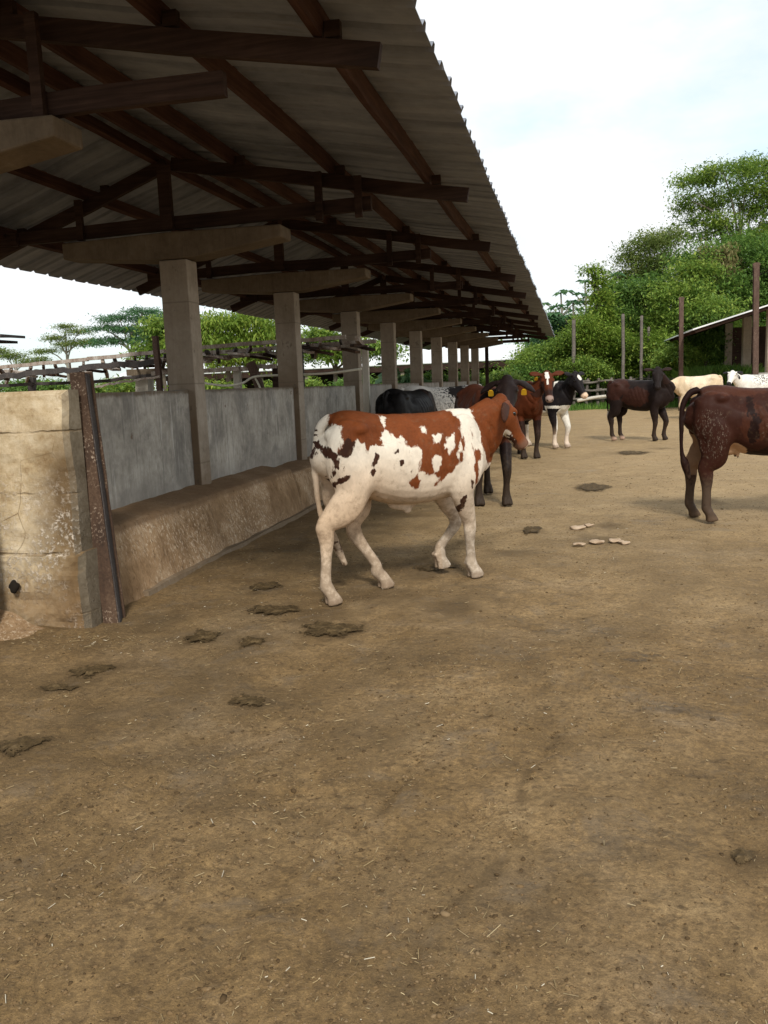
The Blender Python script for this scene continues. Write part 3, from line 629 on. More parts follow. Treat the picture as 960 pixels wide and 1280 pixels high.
D = np.stack([np.cos(an) * np.cos(ti), np.sin(an) * np.cos(ti), np.abs(np.sin(ti))], 1); S = np.stack([-np.sin(an), np.cos(an), np.zeros(n)], 1); U = np.array([0, 0, 1.0])
k = [Q + S * W_[:, None], Q + U * W_[:, None] * 1.3, Q - S * W_[:, None]]; k2 = [q + D * L_[:, None] for q in k]
V = np.stack(k + k2, 1).reshape(-1, 3); b = np.arange(n)[:, None] * 6
fc = np.vstack([b + np.array([[0, 1, 4, 3]]), b + np.array([[1, 2, 5, 4]]), b + np.array([[2, 0, 3, 5]])])
sme = mesh_np('straw_litter', V, fc); cc = np.array([[.30, .22, .11], [.42, .33, .19], [.20, .135, .07], [.60, .54, .42]])[RNG.choice(4, n, p=[.40, .20, .37, .03])] * RNG.uniform(.75, 1.2, (n, 1))
ca = sme.color_attributes.new('tint', 'FLOAT_COLOR', 'POINT'); ca.data.foreach_set('color', np.hstack([np.repeat(cc, 6, 0), np.ones((n * 6, 1))]).astype(np.float32).ravel())
t = NT('straw'); t.bsdf(t.attr('tint')['Color'], .7, .2); sme.materials.append(t.m)
straw = bpy.data.objects.new('straw_litter', sme); C.objects.link(straw); put(straw, 'scattered bits of pale straw and chaff over the mud', None, None, 'stuff')

# crumbs of dry mud and dung
ic = np.array([(0, 0, 1), (.894, 0, .447), (.276, .851, .447), (-.724, .526, .447), (-.724, -.526, .447), (.276, -.851, .447), (.724, .526, -.447), (-.276, .851, -.447), (-.894, 0, -.447), (-.276, -.851, -.447), (.724, -.526, -.447), (0, 0, -1)])
icf = np.array([(0, 1, 2), (0, 2, 3), (0, 3, 4), (0, 4, 5), (0, 5, 1), (1, 6, 2), (2, 7, 3), (3, 8, 4), (4, 9, 5), (5, 10, 1), (6, 7, 2), (7, 8, 3), (8, 9, 4), (9, 10, 5), (10, 6, 1), (11, 7, 6), (11, 8, 7), (11, 9, 8), (11, 10, 9), (11, 6, 10)])
Q = scatter(34000); n = len(Q); Q[:, 2] = gheight(Q)
r = np.minimum(RNG.lognormal(math.log(.0023), .5, n) * (1 + .05 * np.hypot(Q[:, 0], Q[:, 1])), .013); V = ic[None] * RNG.uniform(.6, 1.3, (n, 12, 1)) * (r[:, None] * np.ones(3) * np.array([1.25, 1.0, .6]))[:, None, :]
an = RNG.uniform(0, 6.28, n); ca_, sa_ = np.cos(an)[:, None], np.sin(an)[:, None]
V = np.stack([V[..., 0] * ca_ - V[..., 1] * sa_, V[..., 0] * sa_ + V[..., 1] * ca_, V[..., 2]], -1) + Q[:, None, :]
cme = mesh_np('mud_crumbs', V.reshape(-1, 3), (np.arange(n)[:, None, None] * 12 + icf[None]).reshape(-1, 3))
cc = np.array([[.16, .103, .05], [.20, .137, .074], [.08, .051, .025]])[RNG.choice(3, n, p=[.45, .3, .25])]
ca = cme.color_attributes.new('tint', 'FLOAT_COLOR', 'POINT'); ca.data.foreach_set('color', np.hstack([np.repeat(cc, 12, 0), np.ones((n * 12, 1))]).astype(np.float32).ravel())
t = NT('crumb'); t.bsdf(t.attr('tint')['Color'], .9, .1); cme.materials.append(t.m)
o = bpy.data.objects.new('mud_crumbs', cme); C.objects.link(o); put(o, 'crumbs of dry mud and dung over the yard', None, None, 'stuff')

# dung pats
t = NT('dung'); v = t.coord(); a_ = t.noise(v, 16, 6, .7, .4); b_ = t.noise(v, 70, 4, .7)
f_ = t.math('ADD', t.math('MULTIPLY', a_, .6), t.math('MULTIPLY', b_, .4)); c_ = t.ramp(f_, [(.34, (.036, .023, .009)), (.5, (.082, .053, .022)), (.64, (.19, .13, .062))])
t.bsdf(c_, .75, .2, t.bump(f_, .9, .02)); bs = t.out.inputs[0].links[0].from_socket; tp = t.n('BsdfTransparent'); ms = t.n('MixShader')
t.set(ms.inputs[0], t.step(t.math('ADD', t.attr('rim')['Fac'], t.math('MULTIPLY', t.math('SUBTRACT', f_, .5), 2.2)), .66, .72)); t.t.links.new(bs, ms.inputs[1]); t.t.links.new(tp.outputs[0], ms.inputs[2]); t.t.links.new(ms.outputs[0], t.out.inputs[0]); M_DUNG = t.m
def pat(px, py, wpx, hpx, label, hz=.03, seed=0):
    hz *= .26; hpx *= 1.5; wpx *= 1.3
    c = on_z(px, py); dpt = math.hypot(c[0], c[1]) + .3; rx = wpx / 2 * dpt / F; a, b = on_z(px, py - hpx / 2), on_z(px, py + hpx / 2); ry = max(abs(a[1] - b[1]) / 2, .04)
    nr, na = 9, 36; V = [(0, 0, hz)]; Fc = []
    for k in range(1, nr + 1):
        u = k / nr
        for j in range(na):
            th = 2 * math.pi * j / na; q = np.array([[math.cos(th) * 1.6 + seed * 7.1, math.sin(th) * 1.6, seed * 1.0]]); m = 1 + .45 * vnoise(q, .7, 3)[0] + .26 * vnoise(q, .33, 4)[0] + .10 * vnoise(q, .14, 6)[0]
            x = math.cos(th) * rx * u * m; y = math.sin(th) * ry * u * m; q2 = np.array([[x + seed, y, 0]])
            z = hz * (1 - u ** 2.2) * (1 + .9 * vnoise(q2, .045, 5)[0]) + .004 * vnoise(q2, .02, 7)[0] - .006 * (u > .95)
            V.append((x, y, z))
    for j in range(na): Fc.append((0, 1 + j, 1 + (j + 1) % na))
    for k in range(nr - 1):
        for j in range(na): a_ = 1 + k * na + j; b_ = 1 + k * na + (j + 1) % na; Fc.append((a_, a_ + na, b_ + na, b_))
    me = mesh_np('dung_pat', V, Fc, True); at = me.attributes.new('rim', 'FLOAT', 'POINT'); at.data.foreach_set('value', np.array([0.0] + [k / nr for k in range(1, nr + 1) for j in range(na)], np.float32)); me.materials.append(M_DUNG); o = bpy.data.objects.new('dung_pat', me); C.objects.link(o)
    o.location = (c[0], c[1], gheight(np.array([[c[0], c[1], 0]]))[0] + .006); put(o, label, 'dung', 'dung pats lying about the yard')
for k, a in enumerate([
    (112, 834, 44, 16, 'dark ragged dung pat, the larger of a pair in front of the left wall'), (76, 855, 42, 8, 'thin dark dung smear, the lower of a pair in front of the left wall'),
    (25, 932, 46, 20, 'dark dung pat at the left edge of the yard'), (312, 873, 46, 14, 'long dark dung smear alone in the open mud, below the patched cow'),
    (256, 793, 44, 12, 'dark dung pat just right of the foot of the rusty post'), (316, 800, 34, 9, 'small dung pat midway between the rusty post and the patched cow'),
    (412, 787, 66, 15, 'crumbling dung heap in front of the patched cow\'s hind hoof'), (345, 762, 60, 9, 'thin dung smear left of the patched cow\'s hind hoof'),
    (928, 1070, 26, 16, 'small lumpy dung pat low at the right edge of the yard'), (742, 607, 38, 7, 'flat dark dung smear in the middle distance between the cows'),
    (664, 661, 22, 7, 'small dung clod right of the patched cow\'s chest'), (330, 731, 40, 9, 'dark dung patch on the mud beside the feed kerb'),
    (545, 708, 44, 10, 'dark dung under the patched cow\'s raised foreleg'), (790, 566, 34, 4, 'flat dung smear below the black cow')]): pat(*a, hz=(.035 if k not in (1, 3, 9, 7) else .014), seed=k)

# a shallow scrape rimmed with pale dry lumps
M_PALE = mat_simple('pale_lump', [(.30, .21, .13), (.42, .31, .21), (.52, .41, .30)], 12, rough=.9, bump=.7, bdist=.015)
V = []; Fc = []
for (px, py, s_) in ((722, 660, .085), (736, 657, .06), (780, 679, .06), (724, 681, .06), (746, 678, .075), (768, 677, .07)):
    c = on_z(px, py); v_, f_ = ellipsoid((c[0], c[1], .008), (s_ * .9, s_ * .7, s_ * .22), nu=26, nv=14); v_ = v_ + (vnoise(v_, .05, 4) * .018 + vnoise(v_, .018, 5) * .008)[:, None] * np.array([1, 1, .6]); n0 = len(V); V += v_.tolist(); Fc += [tuple(i + n0 for i in q) for q in f_]
me = mesh_np('earth_lumps', V, Fc, True); me.materials.append(M_PALE); o = bpy.data.objects.new('earth_lumps', me); C.objects.link(o); put(o, 'pale dry lumps of earth round a shallow scrape between the cows', 'earth', None, 'stuff')

# ------------------------------------------------------------------ materials of the buildings
def mat_concrete(name, cols, streak=.5, brown=.5, zlow=.75, light=(.42, .40, .36), bump=.5, scratch=.4):
    t = NT(name); v = t.coord(); x, y, z = t.sep(v)[:3]
    a = t.noise(v, 2.2, 6, .65, .3); b = t.noise(v, 17, 6, .7); s = t.noise(t.mapping(v, (11, 11, .9)), 1.6, 5, .65, .2)
    f = t.math('ADD', t.math('ADD', t.math('MULTIPLY', a, .5), t.math('MULTIPLY', b, .25)), t.math('MULTIPLY', s, .25))
    k = len(cols); c = t.ramp(f, [(.36 + .28 * i / (k - 1), q) for i, q in enumerate(cols)])
    c = t.mix(t.math('MULTIPLY', t.step(s, .56, .68), streak), c, tuple(q * .5 for q in cols[0]))
    sc = t.noise(t.mapping(v, (60, 60, 7)), 1.0, 4, .7); c = t.mix(t.math('MULTIPLY', t.step(t.math('MULTIPLY', sc, t.math('ADD', a, .5)), .60, .72), scratch), c, light)
    lowm = t.math('MULTIPLY', t.step(t.math('ADD', z, t.math('MULTIPLY', t.math('SUBTRACT', a, .5), .8)), zlow, zlow - .45), brown)
    c = t.mix(lowm, c, (.155, .095, .048))
    t.bsdf(c, .85, .2, t.bump(t.math('ADD', b, t.math('MULTIPLY', sc, .4)), bump, .008)); return t.m
M_COL = mat_concrete('column_concrete', [(.215, .18, .135), (.31, .265, .21), (.41, .36, .295)], .3, .55, .9, (.46, .42, .36), scratch=.2)
M_CAP = mat_concrete('cap_concrete', [(.085, .064, .042), (.135, .104, .07), (.19, .15, .105)], .45, 0, -9, scratch=.1)
M_PANEL = mat_concrete('panel_render', [(.20, .19, .165), (.37, .348, .305), (.54, .515, .455)], .6, .35, .66, (.56, .55, .51), scratch=.9)
M_BLOCKW = mat_concrete('block_wall', [(.22, .205, .18), (.30, .285, .26), (.36, .345, .32)], .35, .2, .6)
M_PLINTH = mat_concrete('plinth_mud', [(.17, .10, .048), (.32, .21, .115), (.47, .34, .215)], .4, .4, .28, (.60, .50, .37), bump=1.3, scratch=.95)
def weathered(m, kind):
    t = NT.__new__(NT); t.m = m; t.t = m.node_tree; t.out = [n for n in t.t.nodes if n.type == 'OUTPUT_MATERIAL'][0]
    b = [n for n in t.t.nodes if n.type == 'BSDF_PRINCIPLED'][0]; src = b.inputs['Base Color'].links[0].from_socket; v = t.coord(); x, y, z = t.sep(v)[:3]; a = t.noise(v, 5, 6, .7, .3); w_ = t.noise(v, 1.1, 4, .6)
    if kind == 'panel':
        k = t.step(t.math('ADD', z, t.math('MULTIPLY', t.math('SUBTRACT', a, .5), .09)), 1.425, 1.45); c = t.mix(t.math('MULTIPLY', k, .8), src, (.12, .085, .05))
        c = t.mix(t.math('MULTIPLY', t.step(t.noise(v, 2.0, 6, .7, .5), .50, .64), .55), c, (.13, .126, .118))
        dr = t.noise(t.mapping(v, (26, 26, 1.6)), 1.0, 5, .7); c = t.mix(t.math('MULTIPLY', t.math('MULTIPLY', t.step(dr, .58, .66), t.step(w_, .42, .6)), .75), c, (.62, .61, .57))
        c = t.mix(t.math('MULTIPLY', t.step(t.noise(v, 6, 3, .6), .70, .73), .8), c, (.16, .11, .075))
        c = t.mix(t.math('MULTIPLY', t.step(t.math('ADD', z, t.math('MULTIPLY', t.math('SUBTRACT', dr, .5), .3)), .74, .58), .6), c, t.mix(a, (.12, .11, .10), (.45, .42, .37)))
    elif kind == 'column':
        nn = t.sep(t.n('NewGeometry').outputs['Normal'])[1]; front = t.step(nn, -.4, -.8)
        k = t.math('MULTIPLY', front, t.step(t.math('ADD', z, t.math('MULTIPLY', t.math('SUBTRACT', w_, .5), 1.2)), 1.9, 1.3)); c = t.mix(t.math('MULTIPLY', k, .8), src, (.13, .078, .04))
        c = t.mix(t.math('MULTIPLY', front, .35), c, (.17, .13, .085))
        c = t.mix(t.math('MULTIPLY', t.step(t.noise(t.mapping(v, (1, 1, .5)), 13, 4, .7), .62, .67), .6), c, (.11, .085, .06))
        fb = t.math('ABSOLUTE', t.math('SUBTRACT', t.math('FRACT', t.math('MULTIPLY', z, 1.31)), .5)); c = t.mix(t.math('MULTIPLY', t.step(fb, .488, .496), .45), c, (.12, .095, .07))
    else:
        top = t.step(t.math('ADD', z, t.math('MULTIPLY', t.math('SUBTRACT', a, .5), .05)), .448, .482); c = t.mix(t.math('MULTIPLY', top, .7), src, (.17, .105, .058))
        fk = t.noise(t.mapping(v, (1, 1, .55)), 44, 5, .75); c = t.mix(t.math('MULTIPLY', t.math('MULTIPLY', t.step(fk, .53, .62), t.step(w_, .38, .56)), t.math('SUBTRACT', .85, top, True)), c, (.60, .49, .36))
        c = t.mix(t.math('MULTIPLY', t.step(t.noise(t.mapping(v, (1, 1, .5)), 30, 4, .7), .60, .66), .7), c, (.09, .052, .026))
    t.t.links.new(c, b.inputs['Base Color'])
weathered(M_PANEL, 'panel'); weathered(M_BLOCKW, 'panel'); weathered(M_COL, 'column'); weathered(M_PLINTH, 'plinth')
M_KERB = mat_concrete('kerb_concrete', [(.13, .095, .058), (.20, .155, .105), (.26, .215, .16)], .3, .3, 9)
def mat_timber(name, cols, ax=0):
    t = NT(name); v = t.coord(); sc = [1.5, 1.5, 1.5]
    g = t.noise(t.mapping(v, (1.2, 22, 22) if ax == 0 else (22, 1.2, 22)), 1.6, 6, .65, .3); a = t.noise(v, 1.7, 4, .6)
    f = t.math('ADD', t.math('MULTIPLY', g, .6), t.math('MULTIPLY', a, .4)); c = t.ramp(f, [(.34 + .32 * i / (len(cols) - 1), q) for i, q in enumerate(cols)])
    t.bsdf(c, .8, .15, t.bump(g, .4, .006)); return t.m
M_TIMX = mat_timber('truss_timber', [(.016, .009, .0065), (.036, .020, .014), (.066, .039, .028)], 0)
M_TIMY = mat_timber('purlin_timber', [(.026, .012, .008), (.058, .027, .019), (.095, .050, .036)], 1)
t = NT('roof_sheet'); v = t.coord(); x, y, z = t.sep(v)[:3]
a = t.noise(t.mapping(v, (.5, 3.4, 1)), 1.2, 5, .6); b = t.noise(v, 9, 5, .65); ru = t.noise(t.mapping(v, (1.0, 5, 1)), 2.2, 6, .7)
c = t.ramp(t.math('ADD', t.math('MULTIPLY', a, .7), t.math('MULTIPLY', b, .3)), [(.36, (.125, .136, .160)), (.5, (.200, .216, .250)), (.64, (.27, .29, .33))])
c = t.mix(t.math('MULTIPLY', t.step(ru, .58, .74), .4), c, (.11, .075, .055)); t.bsdf(c, .55, .3, t.bump(b, .1, .003), .15); M_ROOF = t.m
def mat_rust(name, cols, fleck=.5, fl=(.45, .36, .27)):
    t = NT(name); v = t.coord(); a = t.noise(t.mapping(v, (1, 1, .35)), 7, 6, .7); b = t.noise(v, 60, 4, .7)
    c = t.ramp(t.math('ADD', t.math('MULTIPLY', a, .65), t.math('MULTIPLY', b, .35)), [(.36 + .28 * i / (len(cols) - 1), q) for i, q in enumerate(cols)])
    k = t.math('MULTIPLY', t.step(b, .56, .66), t.step(t.noise(v, 3.3, 3), .46, .60)); c = t.mix(t.math('MULTIPLY', k, fleck), c, fl)
    t.bsdf(c, .75, .3, t.bump(t.math('ADD', a, b), .5, .004), .1); return t.m
M_RUST = mat_rust('rusty_steel', [(.038, .022, .014), (.075, .043, .026), (.13, .082, .05)], .9)
M_RUSTD = mat_rust('dark_steel', [(.030, .026, .025), (.055, .048, .045), (.09, .075, .066)], .2)
M_RUSTR = mat_rust('red_oxide', [(.050, .029, .021), (.085, .050, .036), (.13, .083, .062)], .3)

# ------------------------------------------------------------------ cattle shed
shed = empty('cattle_shed', (-3.57, 20.0, 0)); put(shed, 'long open cattle shed with concrete columns and a low pitched metal roof', 'shed')
RIDGE = (-3.70, 3.57); TIP = (-.96, 3.07); LEFT = (-5.50, 2.95)
KS = (RIDGE[1] - TIP[1]) / (TIP[0] - RIDGE[0]); KL = (RIDGE[1] - LEFT[1]) / (RIDGE[0] - LEFT[0])
def zr(x): return RIDGE[1] - KS * (x - RIDGE[0]) if x > RIDGE[0] else RIDGE[1] - KL * (RIDGE[0] - x)
YC = [-1.98, 1.16, 4.17, 7.44, 10.54, 13.78, 16.75, 19.85, 23.0, 26.2, 29.2, 32.4, 35.7]
for k, yc in enumerate(YC):
    if k < 2: continue
    y0, y1 = yc - .03, yc + .20; ym = (y0 + y1) / 2
    if k < len(YC) - 1:
        MB().box(-3.79, -3.51, y0, y1, 0, 2.68).build('column', M_COL, shed, bevel=.012)
        e = random.uniform(-.05, .05) - (.10 if k == 2 else 0)
        MB().prism([(-4.78, 2.905), (-4.78, 2.755), (-3.90, 2.685), (-3.42, 2.685), (-2.53 + e, 2.805), (-2.53 + e, 2.915), (-3.65, 2.93)], y0 - .02, y1 + .03).build('cap_beam', M_CAP, shed, bevel=.014)
    else:
        MB().bar((-3.52, ym, 0), (-3.52, ym, 2.95), .14, .14, (0, 1, 0)).build('timber_post', M_TIMX, shed)
    # truss: bottom chord with its rafters, king post and webs
    j = lambda: random.uniform(-.025, .025)
    ch = MB().bar((-5.60, ym, 3.00 + j()), (-1.74 + j(), ym, 3.03 + j()), .055, .12, jit=.008, seg=5).build('truss_chord', M_TIMX, shed)
    tx = TIP[0] + random.uniform(-.07, .10)
    MB().bar((RIDGE[0] + .03, ym + .058, RIDGE[1]), (tx, ym + .058, zr(tx)), .05, .118, jit=.008, seg=5).build('rafter', M_TIMX, ch)
    MB().bar((RIDGE[0] - .03, ym + .058, RIDGE[1]), (-5.80, ym + .058, zr(-5.80)), .05, .118, jit=.008, seg=5).build('rafter', M_TIMX, ch)
    MB().bar((-3.70, ym - .055, 2.96), (-3.70, ym - .055, 3.53), .05, .12, (1, 0, 0)).build('king_post', M_TIMX, ch)
    for x in ((-2.75, -4.65, -5.30) if k == 2 else (-1.82, -2.20, -4.65, -5.30)):
        x += random.uniform(-.05, .05); MB().bar((x, ym - .056, 2.93), (x, ym - .056, zr(x) + .05), .04, .065, (1, 0, 0)).build('web', M_TIMX, ch)
    for x in (-1.23, -2.1, -3.05, -4.45, -5.4):
        MB().box(x + .03, x + .11, ym + .035, ym + .08, zr(x) + .055, zr(x) + .13).build('cleat', M_TIMX, ch)
for x in (-1.23, -2.1, -3.05, -3.56, -3.84, -4.6, -5.5):
    z = zr(x) + .125
    n = 13; mb = MB(); sl = KS if x > RIDGE[0] else -KL
    mb.bar((x, 2.7, z), (x, 36.4, z), .05, .115, up=(sl, 0, 1), jit=.012, seg=26); mb.build('purlin', M_TIMY, shed)
def sheet(x0, x1, zoff, name):
    # trapezoid-ribbed sheets: ribs run down the slope, sheets of three ribs
    prof = [(0, 0), (.195, 0), (.218, .022), (.257, .022), (.28, 0)]; V = []; Fc = []; y = 2.52; rows = []
    k = 0; dx = 0
    nx_ = 14
    while y < 36.8:
        if k % 3 == 0: dx = random.uniform(-.018, .018); dz = random.uniform(-.004, .004)
        for a_, h_ in prof[:-1]: rows.append((y + a_, h_, dx, dz))
        y += .28; k += 1
    for (yy, hh, dx, dz) in rows:
        for q in range(nx_ + 1):
            x = x0 + (x1 + dx - x0) * q / nx_; sag = .012 * math.sin(x * 5.1 + yy * .7) + .006 * math.sin(yy * 2.3)
            tip = .010 if (q == nx_ and hh > 0) else 0
            V.append((x + (math.copysign(.008, x1 - x0) if (q == nx_ and hh > 0) else 0), yy, zr(x if q else x0) + zoff + hh + dz + sag * .6 + tip - .05 * ss(np.array([yy]), 30, 37)[0] * abs(x - RIDGE[0]) / 3))
    m = nx_ + 1
    for r_ in range(len(rows) - 1):
        for q in range(nx_): a_ = r_ * m + q; Fc.append((a_, a_ + 1, a_ + m + 1, a_ + m))
    v = np.array(V) - np.array(shed.location); me = mesh_np(name, v, Fc); me.materials.append(M_ROOF); o = bpy.data.objects.new(name, me); C.objects.link(o); o.parent = shed
    sm = o.modifiers.new('thick', 'SOLIDIFY'); sm.thickness = .004; sm.offset = 1
    return o
sheet(-3.68, -.71, .192, 'roof_sheet'); sheet(-3.72, -6.18, .190, 'roof_sheet')
MB().prism([(-3.90, 3.735), (-3.70, 3.825), (-3.50, 3.765), (-3.50, 3.771), (-3.70, 3.832), (-3.90, 3.741)], 2.5, 36.7).build('ridge_cap', M_ROOF, shed)
# infill walls between the columns, in front of a mud-caked plinth
for k in range(2, len(YC) - 2):
    y0, y1 = YC[k] + .203, YC[k + 1] - .033
    if k == 2: y0 = 4.86
    m = M_PANEL if k < 5 else M_BLOCKW
    n = 9; mb = MB(); zt = 1.462 + random.uniform(-.008, .008)
    V = []; Fc = []
    # a slightly uneven top edge
    for i_ in range(n + 1):
        y = y0 + (y1 - y0) * i_ / n; z1 = zt + random.uniform(-.006, .006)
        V += [(-3.72, y, .2), (-3.585, y, .2), (-3.585, y, z1), (-3.72, y, z1)]
    for i_ in range(n):
        for q in range(4): a_ = i_ * 4 + q; b_ = i_ * 4 + (q + 1) % 4; Fc.append((b_, a_, a_ + 4, b_ + 4))
    Fc += [(0, 1, 2, 3), (n * 4 + 3, n * 4 + 2, n * 4 + 1, n * 4)]
    mb.add(V, Fc).build('wall_panel', m, shed)
# plinth with a worn, sloping face
def plinth(ya, yb, prof, name, mat, seed):
    ny_ = int((yb - ya) / .06); npf = len(prof); V = []; Fc = []
    P = catmull([(x, z, 0) for x, z in prof], 5); m = len(P)
    for i_ in range(ny_ + 1):
        y = ya + (yb - ya) * i_ / ny_
        q = np.stack([P[:, 0], np.full(m, y), P[:, 1]], 1); d = vnoise(q, .35, seed) * .022 + vnoise(q, .09, seed + 1) * .010 + vnoise(q, .035, seed + 2) * .004
        q[:, 0] += d; q[:, 2] += d * .5; V += q.tolist()
    for i_ in range(ny_):
        for k in range(m - 1): a_ = i_ * m + k; Fc.append((a_, a_ + 1, a_ + m + 1, a_ + m))
    n0 = len(V); V += [(-3.55, ya, -.05), (-3.55, yb, -.05)]
    for k in range(m - 1): Fc.append((n0, k + 1, k)); Fc.append((n0 + 1, ny_ * m + k, ny_ * m + k + 1))
    o = MB().add(V, Fc).build(name, mat, shed, smooth=True); return o
plinth(4.72, 9.2, [(-3.60, .555), (-3.36, .53), (-3.25, .515), (-3.222, .49), (-3.205, .44), (-3.11, .14), (-3.06, -.05)], 'plinth', M_PLINTH, 31)
plinth(9.2, 35.5, [(-3.60, .50), (-3.32, .478), (-3.215, .465), (-3.187, .44), (-3.17, .39), (-3.115, .12), (-3.08, -.05)], 'plinth', M_PLINTH, 41)
def kerb():
    V = []; Fc = []; n = 60
    for i_ in range(n + 1):
        y = 5.35 + (36 - 5.35) * (i_ / n) ** 1.4; x = -3.015 - .03 * ss(np.array([y]), 5, 9)[0] + random.uniform(-.006, .006); z = .028 + random.uniform(-.006, .006)
        V += [(x - .09, y, -.05), (x - .09, y, z), (x, y, z), (x + .008, y, -.05)]
    for i_ in range(n):
        for q in range(3): a_ = i_ * 4 + q; Fc.append((a_, a_ + 1, a_ + 5, a_ + 4))
    Fc += [(0, 3, 2, 1)]
    return MB().add(V, Fc).build('kerb', M_KERB, shed)
kerb()

# ------------------------------------------------------------------ block wall at the front left and the leaning steel post
t = NT('tan_block_wall'); v = t.coord(); x, y, z = t.sep(v)[:3]
a = t.noise(v, 2.6, 6, .65, .3); b = t.noise(v, 20, 6, .72); s = t.noise(t.mapping(v, (6, 6, 1.0)), 1.8, 5, .65)
f = t.math('ADD', t.math('MULTIPLY', a, .6), t.math('MULTIPLY', b, .4)); c = t.ramp(f, [(.35, (.27, .175, .085)), (.46, (.45, .345, .205)), (.57, (.58, .475, .32)), (.68, (.66, .58, .43))])
c = t.mix(t.math('MULTIPLY', t.step(t.noise(t.mapping(v, (30, 30, 12)), 1.0, 5, .75), .60, .74), .35), c, (.22, .145, .07))
# brown rub marks where animals pass the corner
rub = t.math('MULTIPLY', t.step(t.math('ADD', x, t.math('MULTIPLY', t.math('SUBTRACT', a, .5), .55)), -.34, -.08), t.step(t.math('ADD', z, t.math('MULTIPLY', t.math('SUBTRACT', a, .5), .5)), 1.36, 1.0))
c = t.mix(t.math('MULTIPLY', rub, .9), c, (.10, .058, .024))
# flaking whitish salts on the lower half
wt = t.math('MULTIPLY', t.math('MULTIPLY', t.step(t.noise(v, 36, 4, .75), .50, .60), t.step(t.math('ADD', z, t.math('MULTIPLY', t.math('SUBTRACT', s, .5), 1.1)), 1.05, .55)), t.step(t.noise(v, 3.4, 4, .6), .40, .56))
c = t.mix(t.math('MULTIPLY', wt, .85), c, (.64, .56, .46))
lo = t.math('MULTIPLY', t.step(t.math('ADD', z, t.math('MULTIPLY', t.math('SUBTRACT', a, .5), .5)), .42, .12), .7); c = t.mix(lo, c, (.20, .125, .062))
cr_ = t.step(t.voro(t.mapping(v, (1, 1, .6), (0, 0, .3)), 3.2, 'DISTANCE_TO_EDGE'), .010, .002); c = t.mix(t.math('MULTIPLY', t.math('MULTIPLY', cr_, t.step(t.noise(v, 2.1, 3), .52, .62)), .7), c, (.12, .075, .035))
c = t.mix(t.math('MULTIPLY', t.step(t.noise(v, 11, 5, .75), .57, .66), .5), c, (.24, .155, .075))
# cement end face, its weaker light put into a darker, browner colour
nx_ = t.sep(t.n('NewGeometry').outputs['Normal'])[0]
c = t.mix(t.math('MULTIPLY', t.step(nx_, .55, .8), .85), c, t.ramp(f, [(.38, (.085, .068, .045)), (.6, (.20, .17, .125))]))
# courses of the blocks showing through the render
crs = t.math('ABSOLUTE', t.math('SUBTRACT', t.math('FRACT', t.math('ADD', t.math('DIVIDE', t.math('ADD', z, t.math('MULTIPLY', t.math('SUBTRACT', a, .5), .07)), .385), .779)), .5))
jt = t.math('MULTIPLY', t.step(crs, .475, .495), t.step(t.noise(v, 3.0, 4), .44, .60)); c = t.mix(t.math('MULTIPLY', jt, .55), c, (.19, .12, .055))
hh = t.math('SUBTRACT', t.math('ADD', t.math('MULTIPLY', b, .8), t.math('MULTIPLY', wt, .5)), t.math('MULTIPLY', jt, 1.2))
t.bsdf(c, .9, .15, t.bump(hh, .75, .012)); M_TAN = t.m
bw = empty('block_wall', (-3.02, 4.62, 0)); put(bw, 'rendered tan block wall end at the front left, stained brown near the steel post', 'wall')
def wallslab(x0, x1, y0, y1, z0, z1, name, seed, step_=.03, amp=.012, rnd=.03):
    """slab with a weathered front (towards -y), right end and top"""
    xs_ = np.linspace(x0, x1, int((x1 - x0) / step_) + 2); zs_ = np.linspace(z0, z1, int((z1 - z0) / step_) + 2); V = []; Fc = []
    gx_, gz_ = np.meshgrid(xs_, zs_); q = np.stack([gx_.ravel(), np.full(gx_.size, y0), gz_.ravel()], 1)
    d = vnoise(q, .3, seed) * amp + vnoise(q, .08, seed + 1) * amp * .6 + vnoise(q, .03, seed + 2) * amp * .25
    e = np.minimum(np.minimum(x1 - q[:, 0], z1 - q[:, 2]), rnd) / rnd; q[:, 1] += d + (1 - np.sqrt(1 - (1 - e) ** 2)) * rnd
    m = len(xs_); k = len(zs_); V = q.tolist()
    for i_ in range(k - 1):
        for j_ in range(m - 1): a_ = i_ * m + j_; Fc.append((a_, a_ + 1, a_ + m + 1, a_ + m))
    nb = len(V)
    for z_ in zs_: V.append((x1 + .0, y1, z_))
    for i_ in range(k - 1): a_ = i_ * m + m - 1; Fc.append((a_, nb + i_, nb + i_ + 1, a_ + m))
    nt_ = len(V)
    for x_ in xs_[:-1]: V.append((x_, y1, z1))
    tops = [nt_ + j_ for j_ in range(m - 1)] + [nb + k - 1]
    for j_ in range(m - 1): a_ = (k - 1) * m + j_; Fc.append((a_, a_ + 1, tops[j_ + 1], tops[j_]))
    V += [(x0, y1, z0)]; Fc.append((tops[0], *tops[1:], nb + 0, len(V) - 1))
    o = MB().add(V, Fc).build(name, M_TAN, bw, smooth=False); return o
wallslab(-8.2, -3.02, 4.55, 4.70, .40, 1.492, 'wall_face', 51)
wallslab(-8.2, -2.995, 4.53, 4.72, -.06, .48, 'wall_footing', 61, amp=.022, rnd=.05)
